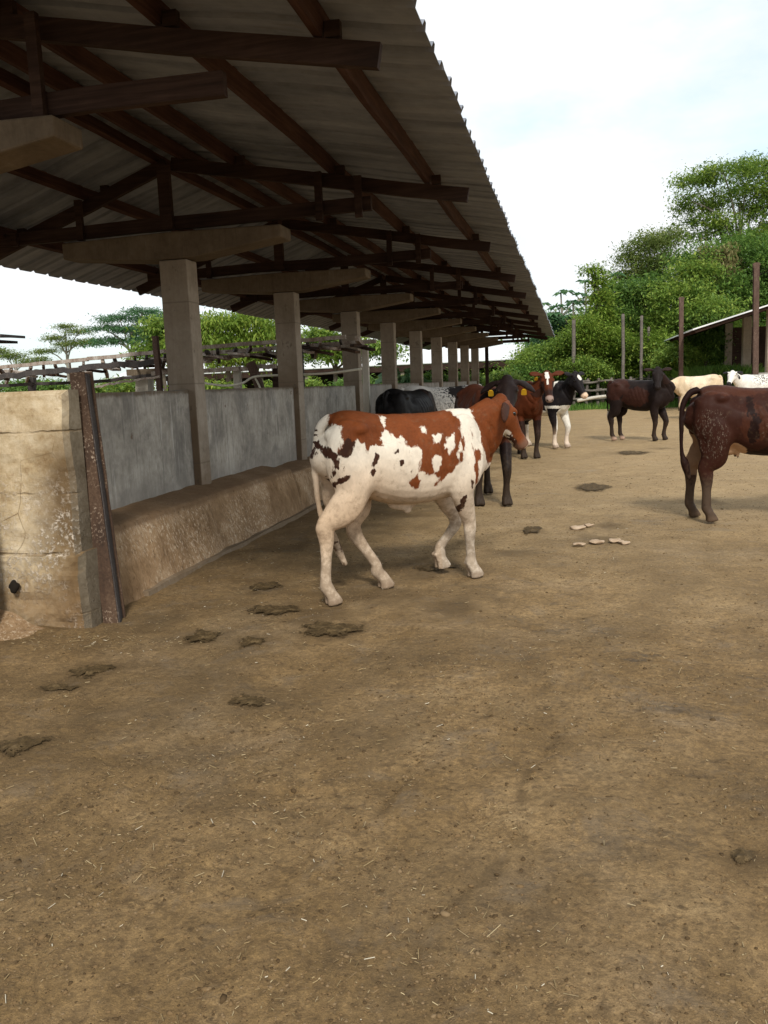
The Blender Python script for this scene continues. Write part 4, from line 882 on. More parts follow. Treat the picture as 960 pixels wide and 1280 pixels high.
# hole worn through low in the wall, and a mud fillet at its foot
M_HOLE = mat_simple('dark_hollow', [(.008, .006, .004), (.02, .014, .009)], 8, rough=.95)
c0 = on_y(18, 733, 4.50); v_, f_ = ellipsoid((c0[0], c0[1], c0[2]), (.032, .03, .042), nu=16, nv=10); v_ = v_ + (vnoise(v_, .03, 2) * .010)[:, None]
MB().add(v_, f_).build('drain_hole', M_HOLE, bw, smooth=True)
V = []; Fc = []
n = 40
for i_ in range(n + 1):
    x = -8.2 + (4.95) * i_ / n; hgt = .13 * (1 - ss(np.array([x]), -3.62, -3.28)[0]) + .03 * vnoise(np.array([[x, 0, 0]]), .35, 9)[0]
    for u in range(7):
        q = u / 6; yy = 4.50 - .26 * q; zz = max(hgt * (1 - q) ** .8, -.04) + .012 * vnoise(np.array([[x, yy, 3]]), .08, 4)[0] - .015 * q; V.append((x, yy, zz))
for i_ in range(n):
    for u in range(6): a_ = i_ * 7 + u; Fc.append((a_, a_ + 1, a_ + 8, a_ + 7))
MB().add(V, Fc).build('mud_fillet', M_PLINTH, bw, smooth=True)

post = empty('steel_post', (-2.95, 4.76, 0)); put(post, 'rusty leaning steel post flecked with old paint at the end of the block wall', 'post')
pb, pt = np.array([-2.93, 4.70, -.05]), np.array([-3.05, 4.76, 1.60])
ax = (pt - pb) / np.linalg.norm(pt - pb); rx = np.array([.97, .22, 0]); rx -= ax * (rx @ ax); rx /= np.linalg.norm(rx); ry = np.cross(ax, rx)
def pbar(off_r, off_y, w_, d_, name, mat, b0=0., b1=0.):
    o = rx * off_r + ry * off_y; mb = MB().bar(pb + o + ax * b0, pt + o + ax * b1, w_, d_, up=ry, jit=.002, seg=10); return mb.build(name, mat, post)
pbar(-.005, .0, .095, .012, 'flange', M_RUST); pbar(.03, .060, .012, .105, 'web', M_RUSTD, 0, -.01); pbar(-.0, .120, .105, .012, 'flange', M_RUST, 0, .004); pbar(.047, .02, .008, .035, 'edge_strip', M_RUSTD, 0, -.02)

# ------------------------------------------------------------------ derelict steel frame beyond the feed wall
fr_ = empty('derelict_frame', (*on_y(240, 480, 11.6)[:2], 0)); put(fr_, 'collapsed rusty steel roof frame with peeling pale paint behind the feed wall', 'steel frame')
M_PEEL = mat_rust('peeling_paint_steel', [(.13, .075, .05), (.33, .27, .22), (.52, .49, .44)], .7, (.62, .60, .56))
M_WPOST = mat_simple('white_post', [(.34, .31, .25), (.48, .45, .38), (.58, .55, .48)], 5, (3, 3, .5))
Yf = 11.6
def rail(pts, wv, hv, mat, name='rail', Y0=Yf, dy=0.0, jit=.01, seg=8):
    for (a_, b_) in zip(pts[:-1], pts[1:]):
        MB().bar(on_y(*a_, Y0 + dy), on_y(*b_, Y0 + dy), wv, hv, jit=jit, seg=seg).build(name, mat, fr_)
rail([(-40, 463), (110, 449), (260, 434), (432, 421)], .05, .055, M_PEEL); rail([(-40, 470), (110, 461), (260, 441), (470, 427)], .05, .06, M_PEEL, dy=.9)
rail([(-40, 474), (60, 466), (100, 461), (200, 452)], .07, .08, M_RUSTD, dy=-.3, jit=.025); rail([(200, 452), (330, 443), (455, 431)], .05, .05, M_PEEL, dy=.4)
rail([(-40, 483), (110, 478), (200, 468)], .05, .05, M_RUSTD, dy=.6); rail([(190, 467), (300, 461), (345, 457)], .06, .06, M_PEEL, dy=-.2); rail([(120, 484), (150, 478), (200, 471)], .03, .03, M_PEEL, dy=-.5)
for k in range(26):
    x = -20 + k * 18.5 + random.uniform(-6, 6); yt = 461 - x * .085; MB().bar(on_y(x, yt, Yf), on_y(x + random.uniform(-10, 10), yt + random.uniform(9, 22), Yf + random.uniform(.2, .9)), random.uniform(.03, .06), random.uniform(.03, .07), jit=.004, seg=2).build('cross_bar', random.choice([M_RUST, M_RUSTD, M_RUSTD, M_PEEL]), fr_)
for k in range(40):
    x = -20 + k * 12 + random.uniform(-6, 6); yt = 463 - x * .082 + random.uniform(0, 9); y2 = yt + random.uniform(1, 6); MB().bar(on_y(x, yt, Yf + random.uniform(0, .5)), on_y(x + random.uniform(16, 34), y2, Yf + random.uniform(-.3, .8)), random.uniform(.05, .12), .035, jit=.006, seg=2).build('loose_batten', random.choice([M_RUST, M_RUSTD, M_PEEL, M_PEEL, M_TIMX]), fr_)
def fpost(xt, yt, xb, yb, w_, mat, Y0=Yf):
    a_ = on_y(xt, yt, Y0); b_ = on_y(xb, yb, Y0); d = b_ - a_; d /= abs(d[2]); MB().bar(a_ + d * a_[2] * 1.0 if False else b_ + d * max(b_[2], 0), a_, w_, w_ * .9, (0, 1, 0), jit=.003, seg=4).build('post', mat, fr_)
fpost(194, 420, 200, 490, .075, M_RUSTR, 11.2); fpost(296, 458, 298, 490, .10, M_WPOST); fpost(313, 453, 327, 490, .11, M_RUSTR, 11.3); fpost(345, 457, 346, 490, .10, M_TIMX, 11.9)
fpost(456, 432, 458, 486, .09, M_WPOST, 12.2); fpost(181, 468, 181, 490, .22, M_WPOST, 12.4); fpost(376, 440, 378, 490, .07, M_RUSTD, 12.6); fpost(40, 470, 40, 490, .10, M_RUSTD, 12.4)
MB().bar(on_y(163, 466, 12.3), on_y(208, 464, 12.3), .25, .10, jit=.0).build('lintel', M_CAP, fr_)
# hanging pale hose
hose_t = NT('pale_hose'); hose_t.bsdf((.62, .60, .50), .5, .3)
cpts = [on_y(x, y, 10.9) for x, y in ((244, 476), (262, 480), (285, 482), (303, 479), (318, 471), (345, 469), (384, 468), (415, 466), (452, 461))]
v_, f_ = tube([(*p_, .016, .016) for p_ in cpts], n=8, sub=6, ref=(0, .2, 1)); o = MB().add(v_, f_).build('hose', hose_t.m, None, smooth=True)
put(o, 'pale hose slung in a sag above the feed wall', 'hose')
p_ = [on_y(x, y, 11.0) for x, y in ((318, 471), (323, 480), (328, 492))]; v_, f_ = tube([(*q, .013, .013) for q in p_], n=6, sub=4, ref=(0, 1, 0)); d_ = MB().add(v_, f_).build('drop_end', hose_t.m, None, smooth=True); d_.parent = o
# broken roof corner at the far left edge
bt = empty('broken_roof_edge', (*on_y(-5, 425, 10.0)[:2], 0)); put(bt, 'dark broken roof corner poking in at the left edge under the sky', 'roof')
for (x0, y0, x1, y1) in ((-40, 419, 17, 420), (-40, 427, 7, 427)): MB().bar(on_y(x0, y0, 10), on_y(x1, y1, 10), .5, .035, jit=.006, seg=3).build('roof_sheet', M_RUSTD, bt)
MB().bar(on_y(-14, 430, 10), on_y(-14, 430, 10) * np.array([1, 1, 0]), .1, .1, (0, 1, 0)).build('post', M_RUSTD, bt)

# ------------------------------------------------------------------ long pale-roofed shed beyond the derelict frame
M_WROOF = NT('pale_roof_sheet'); _t = M_WROOF; _v = _t.coord(); _a = _t.noise(_t.mapping(_v, (.3, .3, 1)), 2, 4, .6)
_t.bsdf(_t.ramp(_a, [(.35, (.60, .62, .64)), (.65, (.80, .81, .81))]), .45, .4); M_WROOF = _t.m
ws = empty('pale_roofed_shed', (-9, 46, 0)); put(ws, 'long low shed with a pale metal roof seen through the columns', 'shed')
a0, b0 = on_y(216, 468, 46), on_y(652, 457, 46); a1, b1 = on_y(216, 450, 50), on_y(652, 432, 50)
def slab4(p, th, name, mat, par):
    p = [np.array(q, float) for q in p]; q = [x - np.array([0, 0, th]) for x in p]
    return MB().add(p + q, [(0, 1, 2, 3), (7, 6, 5, 4), (0, 4, 5, 1), (1, 5, 6, 2), (2, 6, 7, 3), (3, 7, 4, 0)]).build(name, mat, par)
zr_ = a0[2]; ridge_z = b1[2] + .1
slab4([(a0[0] - 4, 46, zr_), (b0[0], 46, zr_ + .05), (b0[0], 51, ridge_z), (a0[0] - 4, 51, ridge_z)], .06, 'roof_sheet', M_WROOF, ws)
slab4([(a0[0] - 4, 51.02, ridge_z), (b0[0], 51.02, ridge_z), (b0[0], 56, zr_), (a0[0] - 4, 56, zr_)], .06, 'roof_sheet', M_WROOF, ws)
MB().box(a0[0] - 4, b0[0], 46.05, 46.15, zr_ - .38, zr_ - .065).build('fascia', M_TIMX, ws)
for k in range(9):
    x = a0[0] - 3 + (b0[0] - a0[0] + 2) * k / 8; MB().box(x - .1, x + .1, 46.2, 46.4, 0, zr_ - .066).build('post', M_COL, ws)
MB().box(a0[0] - 4, b0[0], 53, 53.2, 0, zr_ - .1).build('back_wall', M_TIMX, ws)

# ------------------------------------------------------------------ right-hand shed corner, tall poles, rail fence
rs = empty('side_shed', (10.6, 32, 0)); put(rs, 'open shed with a pale metal roof edge at the right, behind the tall steel pole', 'shed')
e0 = on_y(866, 411, 32); e1 = on_y(962, 380, 32); sl = (e1[2] - e0[2]) / (e1[0] - e0[0]); X1 = e0[0] + 7.5; Zt = e0[2] + sl * 7.5
slab4([(e0[0], 32, e0[2]), (X1, 32, Zt), (X1, 42, Zt), (e0[0], 42, e0[2])], .05, 'roof_sheet', M_WROOF, rs)
for k in range(7):
    y = 32.15 + k * 1.5; MB().bar((e0[0] + .1, y, e0[2] - .10 + .1 * sl), (X1 - .1, y, Zt - .10 - .1 * sl), .06, .12, jit=.006, seg=4).build('rafter', M_TIMX, rs)
for x in (e0[0] + 2.75, e0[0] + 6.8):
    for y in (32.6, 37, 41.2): MB().box(x - .16, x + .16, y - .16, y + .16, 0, e0[2] + sl * (x - e0[0]) - .17).build('column', M_COL, rs, bevel=.015)
MB().box(e0[0] + 2.1, X1, 32.25, 32.42, 0, 1.35).build('low_wall', M_BLOCKW, rs)
MB().box(e0[0] + 2.92, e0[0] + 6.6, 41.1, 41.2, 0, 3.4).build('back_wall', M_TIMX, rs)

M_GREYW = mat_timber('grey_pole', [(.07, .058, .048), (.13, .112, .095), (.25, .225, .195)], 0)
def pole(xp, yt, Y, wd, mat, label, name='pole'):
    b_ = on_y(xp, 470, Y); t_ = on_y(xp, yt, Y); p_ = empty(name, (b_[0], Y, 0)); put(p_, label, 'pole', 'tall poles along the far side of the yard')
    n = 7; pts = [(b_[0] + (t_[0] - b_[0]) * k / n + random.uniform(-.012, .012), Y + random.uniform(-.012, .012), -.1 + (t_[2] + .1) * k / n) for k in range(n + 1)]
    if mat in (M_RUSTR, M_RUST):
        MB().bar((b_[0], Y, -.1), (t_[0], Y, t_[2]), wd, .012, (0, 1, 0)).build('flange', mat, p_); MB().bar((b_[0], Y + wd * .5 + .007, -.1), (t_[0], Y + wd * .5 + .007, t_[2]), .014, wd, (0, 1, 0)).build('web', mat, p_); MB().bar((b_[0], Y + wd + .014, -.1), (t_[0], Y + wd + .014, t_[2]), wd, .012, (0, 1, 0)).build('flange', mat, p_)
        MB().bar((t_[0] - wd * .7, Y + .02, t_[2] - .06), (t_[0] + wd * .7, Y + .02, t_[2] - .06), .05, .05).build('end_bolt', mat, p_)
    else:
        v_, f_ = tube([(*q, wd / 2 * (1 - .15 * i / n), wd / 2 * (1 - .15 * i / n)) for i, q in enumerate(pts)], n=8, sub=2, ref=(0, 1, 0)); MB().add(v_, f_).build('shaft', mat, p_, smooth=True)
        MB().tube([(t_[0], Y, t_[2] - .012), (t_[0], Y, t_[2] + .03)], [wd * .36, wd * .25]).build('worn_top', M_TIMX, p_)
    return p_
pole(717, 400, 41.0, .20, M_GREYW, 'grey wooden pole standing alone right of the shed roof, leftmost pole')
pole(779, 393, 40.5, .17, M_GREYW, 'grey wooden pole, taller left one of three close behind the black cow')
pole(802, 395, 39.6, .15, M_GREYW, 'thin grey pole with a dark knot, middle of three behind the black cow')
pole(811, 409, 42.5, .15, M_GREYW, 'shortest grey pole, right one of three behind the black cow')
pole(852, 371, 34.0, .155, M_RUSTR, 'red-brown steel pole standing left of the pale roof edge')
pole(946, 328, 27.6, .155, M_RUSTR, 'tallest red-brown steel pole in front of the pale roof at the right')
# rail fence of rough logs
rf = empty('rail_fence', (2.0, 40.2, 0)); put(rf, 'rough log rail fence with a fallen pale pole, right of the black and white cow', 'fence')
fx_ = [on_y(x, 480, 40.2)[0] for x in (650, 684, 718, 733, 748, 765, 790)]
for x in fx_: v_, f_ = tube([(x, 40.2, -.1, .08, .08), (x + random.uniform(-.05, .05), 40.2, .7, .075, .075), (x + random.uniform(-.08, .08), 40.2, 1.35, .065, .065)], n=8, sub=2, ref=(0, 1, 0)); MB().add(v_, f_).build('fence_post', M_GREYW, rf, smooth=True)
for z in (.42, .80, 1.2):
    for a_, b_ in zip(fx_[:-1], fx_[1:]): v_, f_ = tube([(a_ - .15, 40.09, z + random.uniform(-.06, .06), .05, .05), ((a_ + b_) / 2, 40.08, z + random.uniform(-.04, .04), .055, .055), (b_ + .15, 40.09, z + random.uniform(-.06, .06), .045, .045)], n=7, sub=3, ref=(0, 1, 0)); MB().add(v_, f_).build('rail', M_GREYW, rf, smooth=True)
p0, p1 = on_y(722, 501, 37.6), on_y(768, 494, 38.4); p0[2] = max(p0[2], .12); v_, f_ = tube([(*p0, .075, .075), (*((p0 + p1) / 2 + np.array([0, 0, .03])), .07, .07), (*p1, .06, .06)], n=8, sub=4, ref=(0, 1, 0)); MB().add(v_, f_).build('leaning_pole', M_WPOST, rf, smooth=True)
# wire strands between the far poles
wf = empty('wire_fence', (7, 38.5, 0)); put(wf, 'sagging wire strands strung behind the cream cow', 'fence')
for z in (.5, .9, 1.3): v_, f_ = tube([(on_y(790, 480, 39)[0], 39, z, .012, .012), (on_y(852, 480, 36)[0], 36.5, z - .05, .012, .012), (on_y(946, 480, 34)[0], 34, z + .02, .012, .012)], n=5, sub=6, ref=(0, 1, 0)); MB().add(v_, f_).build('wire', M_RUSTD, wf)
for x, Y in ((825, 37.8), (885, 35.8), (925, 34.6)): q = on_y(x, 480, Y); MB().bar((q[0], Y, -.1), (q[0] + .05, Y, 1.4), .09, .09, (0, 1, 0)).build('fence_post', M_GREYW, wf)

# ------------------------------------------------------------------ trees and shrubs
def leaf_mat(name, dark, mid, light, trans=.42):
    t = NT(name); at = t.attr('tint')['Fac']; c = t.ramp(at, [(0, dark), (.5, mid), (1, light)])
    b = t.n('BsdfPrincipled'); t.set(b.inputs['Base Color'], c); b.inputs['Roughness'].default_value = .55; b.inputs['Specular IOR Level'].default_value = .25
    tr = t.n('BsdfTranslucent'); t.set(tr.inputs[0], c); m = t.n('MixShader'); m.inputs[0].default_value = trans; t.t.links.new(b.outputs[0], m.inputs[1]); t.t.links.new(tr.outputs[0], m.inputs[2]); t.t.links.new(m.outputs[0], t.out.inputs[0]); return t.m
LM = dict(
    deep=leaf_mat('leaves_deep', (0.054, 0.109, 0.028), (0.129, 0.239, 0.049), (0.276, 0.394, 0.071)),
    mid=leaf_mat('leaves_mid', (0.068, 0.142, 0.028), (0.193, 0.299, 0.050), (0.400, 0.465, 0.086)),
    yellow=leaf_mat('leaves_yellow', (0.086, 0.167, 0.023), (0.201, 0.305, 0.041), (0.393, 0.443, 0.086)),
    blue=leaf_mat('leaves_blue', (0.042, 0.109, 0.047), (0.091, 0.209, 0.086), (0.216, 0.346, 0.166)),
    olive=leaf_mat('leaves_olive', (0.085, 0.131, 0.033), (0.182, 0.243, 0.058), (0.362, 0.384, 0.129)),
    grass=leaf_mat('blades_grass', (0.068, 0.155, 0.032), (0.137, 0.274, 0.047), (0.251, 0.400, 0.079)),
    dry=leaf_mat('vines_dry', (0.138, 0.131, 0.047), (0.276, 0.249, 0.101), (0.425, 0.379, 0.178)))
M_BARK = mat_simple('bark_pale', [(.14, .12, .095), (.26, .23, .19), (.40, .37, .32)], 3, (1, 1, .4)); M_BARKD = mat_simple('bark_dark', [(.05, .038, .028), (.10, .08, .06), (.15, .12, .09)], 4, (1, 1, .4))
def leaf_mesh(name, P, size, tint, aspect=.42, droop=.35, up=.8, mat=None):
    n = len(P); sz = size * RNG.lognormal(0, .28, n)
    az = RNG.uniform(0, 2 * math.pi, n); el = RNG.normal(-droop, .45, n)
    D = np.stack([np.cos(az) * np.cos(el), np.sin(az) * np.cos(el), np.sin(el)], 1)
    R = RNG.normal(0, 1, (n, 3)) * (1 - up) + np.array([0, 0, 1.0]) * up; S = np.cross(D, R); S /= np.linalg.norm(S, axis=1)[:, None] + 1e-6; N = np.cross(S, D)
    w_ = (sz * aspect / 2)[:, None]; l = sz[:, None]
    a = P; b = P + D * l * .45 + S * w_ + N * l * .05; c = P + D * l - N * l * .08; d = P + D * l * .45 - S * w_ + N * l * .05
    V = np.stack([a, b, c, d], 1).reshape(-1, 3); me = mesh_np(name, V, np.arange(n * 4).reshape(n, 4))
    at = me.attributes.new('tint', 'FLOAT', 'POINT'); at.data.foreach_set('value', np.repeat(np.clip(tint, 0, 1), 4).astype(np.float32)); me.materials.append(mat); return me
def crown_points(lobes, nclump, per, spread, flat=.55):
    """lobes: (cx,cy,cz,rx,ry,rz); leaf clumps sit mostly on the upper shell of each lobe"""
    W = np.array([l[3] * l[5] for l in lobes]); W = W / W.sum(); Ps = []; Ts = []; Cs = []
    for l, wt in zip(lobes, W):
        k = max(int(nclump * wt), 3); u = RNG.normal(0, 1, (k, 3)); u /= np.linalg.norm(u, axis=1)[:, None]; u[:, 2] = np.where(u[:, 2] < -.35, -u[:, 2] * .6, u[:, 2])
        rr = RNG.uniform(.35, 1.08, k) ** .6; c = np.array(l[:3]) + u * rr[:, None] * np.array(l[3:]); Cs.append(c)
        m = RNG.poisson(per, k) + 3; tt = np.repeat(RNG.normal(.45, .17, k), m); p = np.repeat(c, m, 0)
        q = RNG.normal(0, 1, (len(p), 3)) * np.array([1, 1, flat]) * spread * np.repeat(RNG.uniform(.6, 1.35, k), m)[:, None]
        Ps.append(p + q); Ts.append(tt + RNG.normal(0, .12, len(p)))
    return np.vstack(Ps), np.concatenate(Ts), np.vstack(Cs)
def tree(name, label, base, lobes, nclump, per, spread, leaf, mat, bark=M_BARK, tr=.22, group=None, limbs=10, flat=.55, aspect=.42, droop=.3, cat='tree', bend=.3):
    root = empty(name, (base[0], base[1], 0)); put(root, label, cat, group)
    P, T, Cc = crown_points(lobes, nclump, per, spread, flat); P[:, 2] = np.maximum(P[:, 2], .03)
    me = leaf_mesh('crown', P - np.array([base[0], base[1], 0]), leaf, T, aspect, droop, mat=LM[mat]); o = bpy.data.objects.new('crown', me); C.objects.link(o); o.parent = root
    mb = MB(); zc = np.mean([l[2] for l in lobes]); top = np.array([np.mean([l[0] for l in lobes]) * .5 + base[0] * .5, np.mean([l[1] for l in lobes]) * .5 + base[1] * .5, zc])
    b_ = np.array([base[0], base[1], -.2]); fk = b_ + (top - b_) * .55
    tp = [(*b_, tr, tr), (*(b_ + (fk - b_) * .5 + np.array([bend * .3, 0, 0])), tr * .85, tr * .85), (*fk, tr * .7, tr * .7), (*top, tr * .4, tr * .4), (*(top + np.array([.1, 0, max(l[5] for l in lobes) * .5])), tr * .12, tr * .12)]
    v_, f_ = tube(tp, n=8, sub=3, ref=(0, 1, 0)); mb.add(v_, f_)
    idx = RNG.choice(len(Cc), min(limbs, len(Cc)), replace=False)
    for l in lobes[:10]:
        e = np.array(l[:3]); s_ = fk + (top - fk) * RNG.uniform(0, .7); m_ = (s_ + e) / 2 + np.array([0, 0, .12 * np.linalg.norm(e - s_)])
        v_, f_ = tube([(*s_, tr * .42, tr * .42), (*m_, tr * .30, tr * .30), (*e, tr * .16, tr * .16)], n=6, sub=3, ref=(0, .3, 1)); mb.add(v_, f_)
        near = Cc[np.argsort(np.linalg.norm(Cc - e, axis=1))[:14:2]]
        for q in near: v_, f_ = tube([(*e, tr * .14, tr * .14), (*((e + q) / 2 + np.array([0, 0, .1])), tr * .09, tr * .09), (*q, tr * .04, tr * .04)], n=4, sub=2, ref=(0, .3, 1)); mb.add(v_, f_)
    mb.build('trunk', bark, root, smooth=True); return root
def L(px, py, rx, ry, Y, dy=0.0, ryw=None):
    c = on_y(px, py, Y + dy); k = (Y + dy) / F * 1.02; return (c[0], c[1], c[2], rx * k, (ryw if ryw else rx) * k, ry * k)
def gb(px, Y): q = on_y(px, 470, Y); return (q[0], Y)
# the tall tree at the top right
tree('rainforest_tree', 'tallest tree at the upper right with an open layered crown and pale limbs', gb(928, 52), [L(868, 232, 26, 16, 52), L(905, 218, 34, 15, 52, -1), L(948, 222, 36, 20, 52, 1), L(930, 248, 40, 15, 52), L(878, 262, 26, 13, 52, 1), L(905, 280, 24, 12, 52, -1), L(955, 268, 30, 18, 52), L(985, 240, 35, 25, 52), L(945, 300, 34, 14, 52, -1), L(860, 250, 16, 9, 52, -1), L(985, 290, 30, 20, 52), L(890, 294, 26, 12, 52), L(925, 310, 30, 14, 52, 1), L(862, 278, 18, 9, 52), L(970, 315, 34, 16, 52), L(845, 262, 10, 6, 52)],
     760, 44, .34, .17, 'mid', tr=.17, limbs=14)
tree('rainforest_tree', 'olive-green rounded tree at mid height, left of the tallest tree', gb(815, 58), [L(812, 312, 30, 20, 58), L(840, 300, 25, 14, 58, 1), L(790, 328, 18, 14, 58), L(830, 335, 36, 22, 58, -1), L(800, 350, 30, 18, 58), L(775, 350, 16, 12, 58)], 460, 34, .40, .18, 'olive', tr=.2)
tree('vine_draped_tree', 'dark tree hung with pale dry vines below the tallest tree', gb(905, 47), [L(880, 330, 36, 24, 47), L(920, 320, 40, 26, 47, 1), L(955, 340, 40, 30, 47), L(890, 370, 40, 26, 47, -1), L(940, 385, 45, 30, 47), L(985, 360, 40, 40, 47, 1)], 600, 34, .44, .20, 'deep', M_BARKD, tr=.3)
tree('vine_draped_tree', 'mid-green leafy tree in front, between the steel poles', gb(868, 44), [L(850, 375, 34, 26, 44), L(880, 400, 36, 26, 44, -1), L(840, 410, 30, 26, 44), L(865, 345, 28, 18, 44, 1), L(905, 425, 30, 24, 44)], 560, 34, .38, .17, 'mid', M_BARKD, tr=.2)
tree('rainforest_tree', 'blue-green bushy tree behind the three grey poles', gb(792, 46), [L(775, 372, 26, 20, 46), L(800, 385, 28, 22, 46, 1), L(815, 365, 24, 18, 46), L(768, 400, 24, 20, 46, -1), L(805, 415, 28, 20, 46)], 500, 34, .38, .17, 'deep', M_BARKD, tr=.18)
tree('vine_column', 'tall narrow stem smothered in leafy vines, left of the middle trees', gb(752, 43.5), [L(744, 340, 8, 7, 43.5), L(748, 356, 9, 12, 43.5), L(752, 378, 11, 14, 43.5), L(754, 400, 14, 16, 43.5), L(754, 425, 18, 18, 43.5), L(738, 338, 5, 5, 43.5)], 220, 22, .24, .18, 'yellow', M_BARKD, tr=.12)
def cec(px, py, Y, label):
    b_ = gb(px, Y); t_ = on_y(px, py, Y); root = empty('umbrella_leaf_tree', (b_[0], Y, 0)); put(root, label, 'tree'); mb = MB(); Ps = []; T = []; D = []
    v_, f_ = tube([(b_[0], Y, -.1, .09, .09), (b_[0] + .1, Y, t_[2] * .6, .07, .07), (t_[0], Y, t_[2], .04, .04)], n=7, sub=3, ref=(0, 1, 0)); mb.add(v_, f_)
    tips = [t_]
    for k in range(6):
        a = k * 1.05 + .3; e = t_ + np.array([math.cos(a) * 1.0, math.sin(a) * .8, -.5 - .25 * (k % 3)]); v_, f_ = tube([(t_[0], Y, t_[2] - 1.3, .04, .04), (*((t_ + e) / 2 - np.array([0, 0, .5])), .03, .03), (*e, .02, .02)], n=5, sub=2, ref=(0, .4, 1)); mb.add(v_, f_); tips.append(e)
    V = []; Fc = []; tn = []
    for e in tips:
        for k in range(9):
            a = k * .7 + RNG.uniform(0, .3); r = RNG.uniform(.35, .62); d = np.array([math.cos(a), math.sin(a), RNG.uniform(-.35, .15)]); s_ = np.array([-math.sin(a), math.cos(a), 0]) * r * .26
            c = e + d * r * .5 + np.array([0, 0, .06]); n0 = len(V); V += [e, c + s_, e + d * r - np.array([0, 0, .08]), c - s_]; Fc.append((n0, n0 + 1, n0 + 2, n0 + 3)); tn += [RNG.uniform(.3, .9)] * 4
    v = np.array(V) - np.array([b_[0], Y, 0]); me = mesh_np('crown', v, Fc); at = me.attributes.new('tint', 'FLOAT', 'POINT'); at.data.foreach_set('value', np.array(tn, np.float32)); me.materials.append(LM['blue']); o = bpy.data.objects.new('crown', me); C.objects.link(o); o.parent = root
    mb.build('trunk', M_BARK, root, smooth=True)
cec(701, 366, 47, 'slender umbrella-leaf tree just right of the shed roof end'); cec(731, 351, 48, 'taller slender umbrella-leaf tree beside the vine-covered stem'); cec(716, 378, 45, 'short umbrella-leaf tree between two taller ones'); cec(772, 342, 50, 'slim umbrella-leaf tree reaching up beside the olive tree')
# vine-covered bushes along the back of the yard
for (px, py, rx, ry, Y, m, lab) in [
    (668, 452, 26, 24, 43, 'mid', 'leafy bush directly behind the shed\'s far end'), (690, 415, 26, 26, 46, 'blue', 'blue-green bush right under the first umbrella-leaf tree'), (703, 445, 22, 34, 42.6, 'mid', 'tall bush behind the leftmost grey pole'),
    (735, 425, 22, 32, 42.8, 'yellow', 'yellow-green vine-covered bush right of the leftmost pole'), (737, 460, 26, 24, 41.8, 'mid', 'dark low bush behind the log fence'), (768, 440, 22, 34, 43.2, 'yellow', 'bright bush between the leftmost pole and the three poles'),
    (795, 450, 24, 30, 43.6, 'mid', 'leafy bush straight behind the three grey poles'), (826, 440, 24, 36, 42.4, 'yellow', 'rounded yellow-green bush right of the three grey poles'), (848, 455, 22, 26, 39.5, 'mid', 'bush behind the foot of the left steel pole'),
    (880, 430, 30, 26, 41.5, 'deep', 'shadowy bush below the pale roof edge'), (655, 470, 24, 14, 41.5, 'deep', 'low dark bush at the foot of the shed\'s last post'), (925, 430, 34, 36, 46, 'deep', 'dark bush seen under the pale roof at the right')]:
    tree('vine_bush', lab, gb(px, Y), [L(px + random.uniform(-.5, .5) * rx, py + random.uniform(-.5, .35) * ry, rx * .62, ry * .5, Y, random.uniform(-1, 1)) for k in range(5)] + [L(px, py + ry * .6, rx * .8, ry * .6, Y)], 320, 34, .27, .14, m, M_BARKD, tr=.08, group='bushes along the back of the yard', cat='bush')
# the closed mass of forest behind them
def mass(name, label, prof, Y0, depth, n, leaf, spread, mat):
    px = RNG.uniform(prof[0][0], prof[-1][0], n); top = np.interp(px, [p[0] for p in prof], [p[1] for p in prof]); Y = Y0 + RNG.uniform(0, depth, n)
    u = RNG.uniform(0, 1, n) ** .8; P = np.array([on_y(a, b, Y0) for a, b in zip(px, top + 6 + (505 - top) * u)]); P *= 1; P[:, 1] = Y; P[:, 0] *= Y / Y0; P[:, 2] = np.maximum(H + (P[:, 2] - H) * Y / Y0 - .0, .1)
    m = 22; T = np.repeat(RNG.normal(.42, .2, n), m) + RNG.normal(0, .1, n * m); Q = np.repeat(P, m, 0) + RNG.normal(0, 1, (n * m, 3)) * np.array([1, 1, .6]) * spread; Q[:, 2] = np.maximum(Q[:, 2], .05)
    me = leaf_mesh(name, Q, leaf, T, mat=LM[mat]); o = bpy.data.objects.new(name, me); C.objects.link(o); put(o, label, None, None, 'stuff')
mass('forest', 'closed green mass of forest behind the yard', [(625, 455), (650, 430), (685, 400), (720, 385), (760, 365), (800, 345), (850, 335), (900, 310), (1010, 290)], 55, 5, 1900, .34, .7, 'deep')
mass('undergrowth', 'undergrowth of mixed leaves at the forest edge', [(600, 462), (680, 432), (740, 425), (800, 415), (860, 420), (1010, 430)], 45.5, 2, 900, .22, .45, 'mid')
mass('vine_curtain', 'curtain of leafy vines over the forest edge', [(640, 448), (690, 408), (740, 392), (790, 372), (830, 338), (870, 312), (910, 318), (1010, 305)], 49.5, 2, 1500, .26, .55, 'mid')
# hanging dry vines on the draped tree
V = []; Fc = []; tn = []
for k in range(60):
    px = random.choice([905, 908, 900, 882, 915]) + random.uniform(-9, 9); y0 = 302 + random.uniform(0, 25); y1 = y0 + random.uniform(25, 60); a = on_y(px, y0, 46.0 + random.uniform(-.5, .5)); b = on_y(px + random.uniform(-3, 3), y1, 46.0)
    P = np.linspace(a, b, 20) + RNG.normal(0, .10, (20, 3)); V.append(P); tn.append(RNG.normal(.5, .2, 20))
me = leaf_mesh('hanging_vines', np.vstack(V).repeat(3, 0) + RNG.normal(0, .07, (len(V) * 60, 3)), .22, np.concatenate(tn).repeat(3), .22, 1.1, mat=LM['dry']); o = bpy.data.objects.new('hanging_vines', me); C.objects.link(o); put(o, 'pale dry vines hanging from the draped tree', None, None, 'stuff')
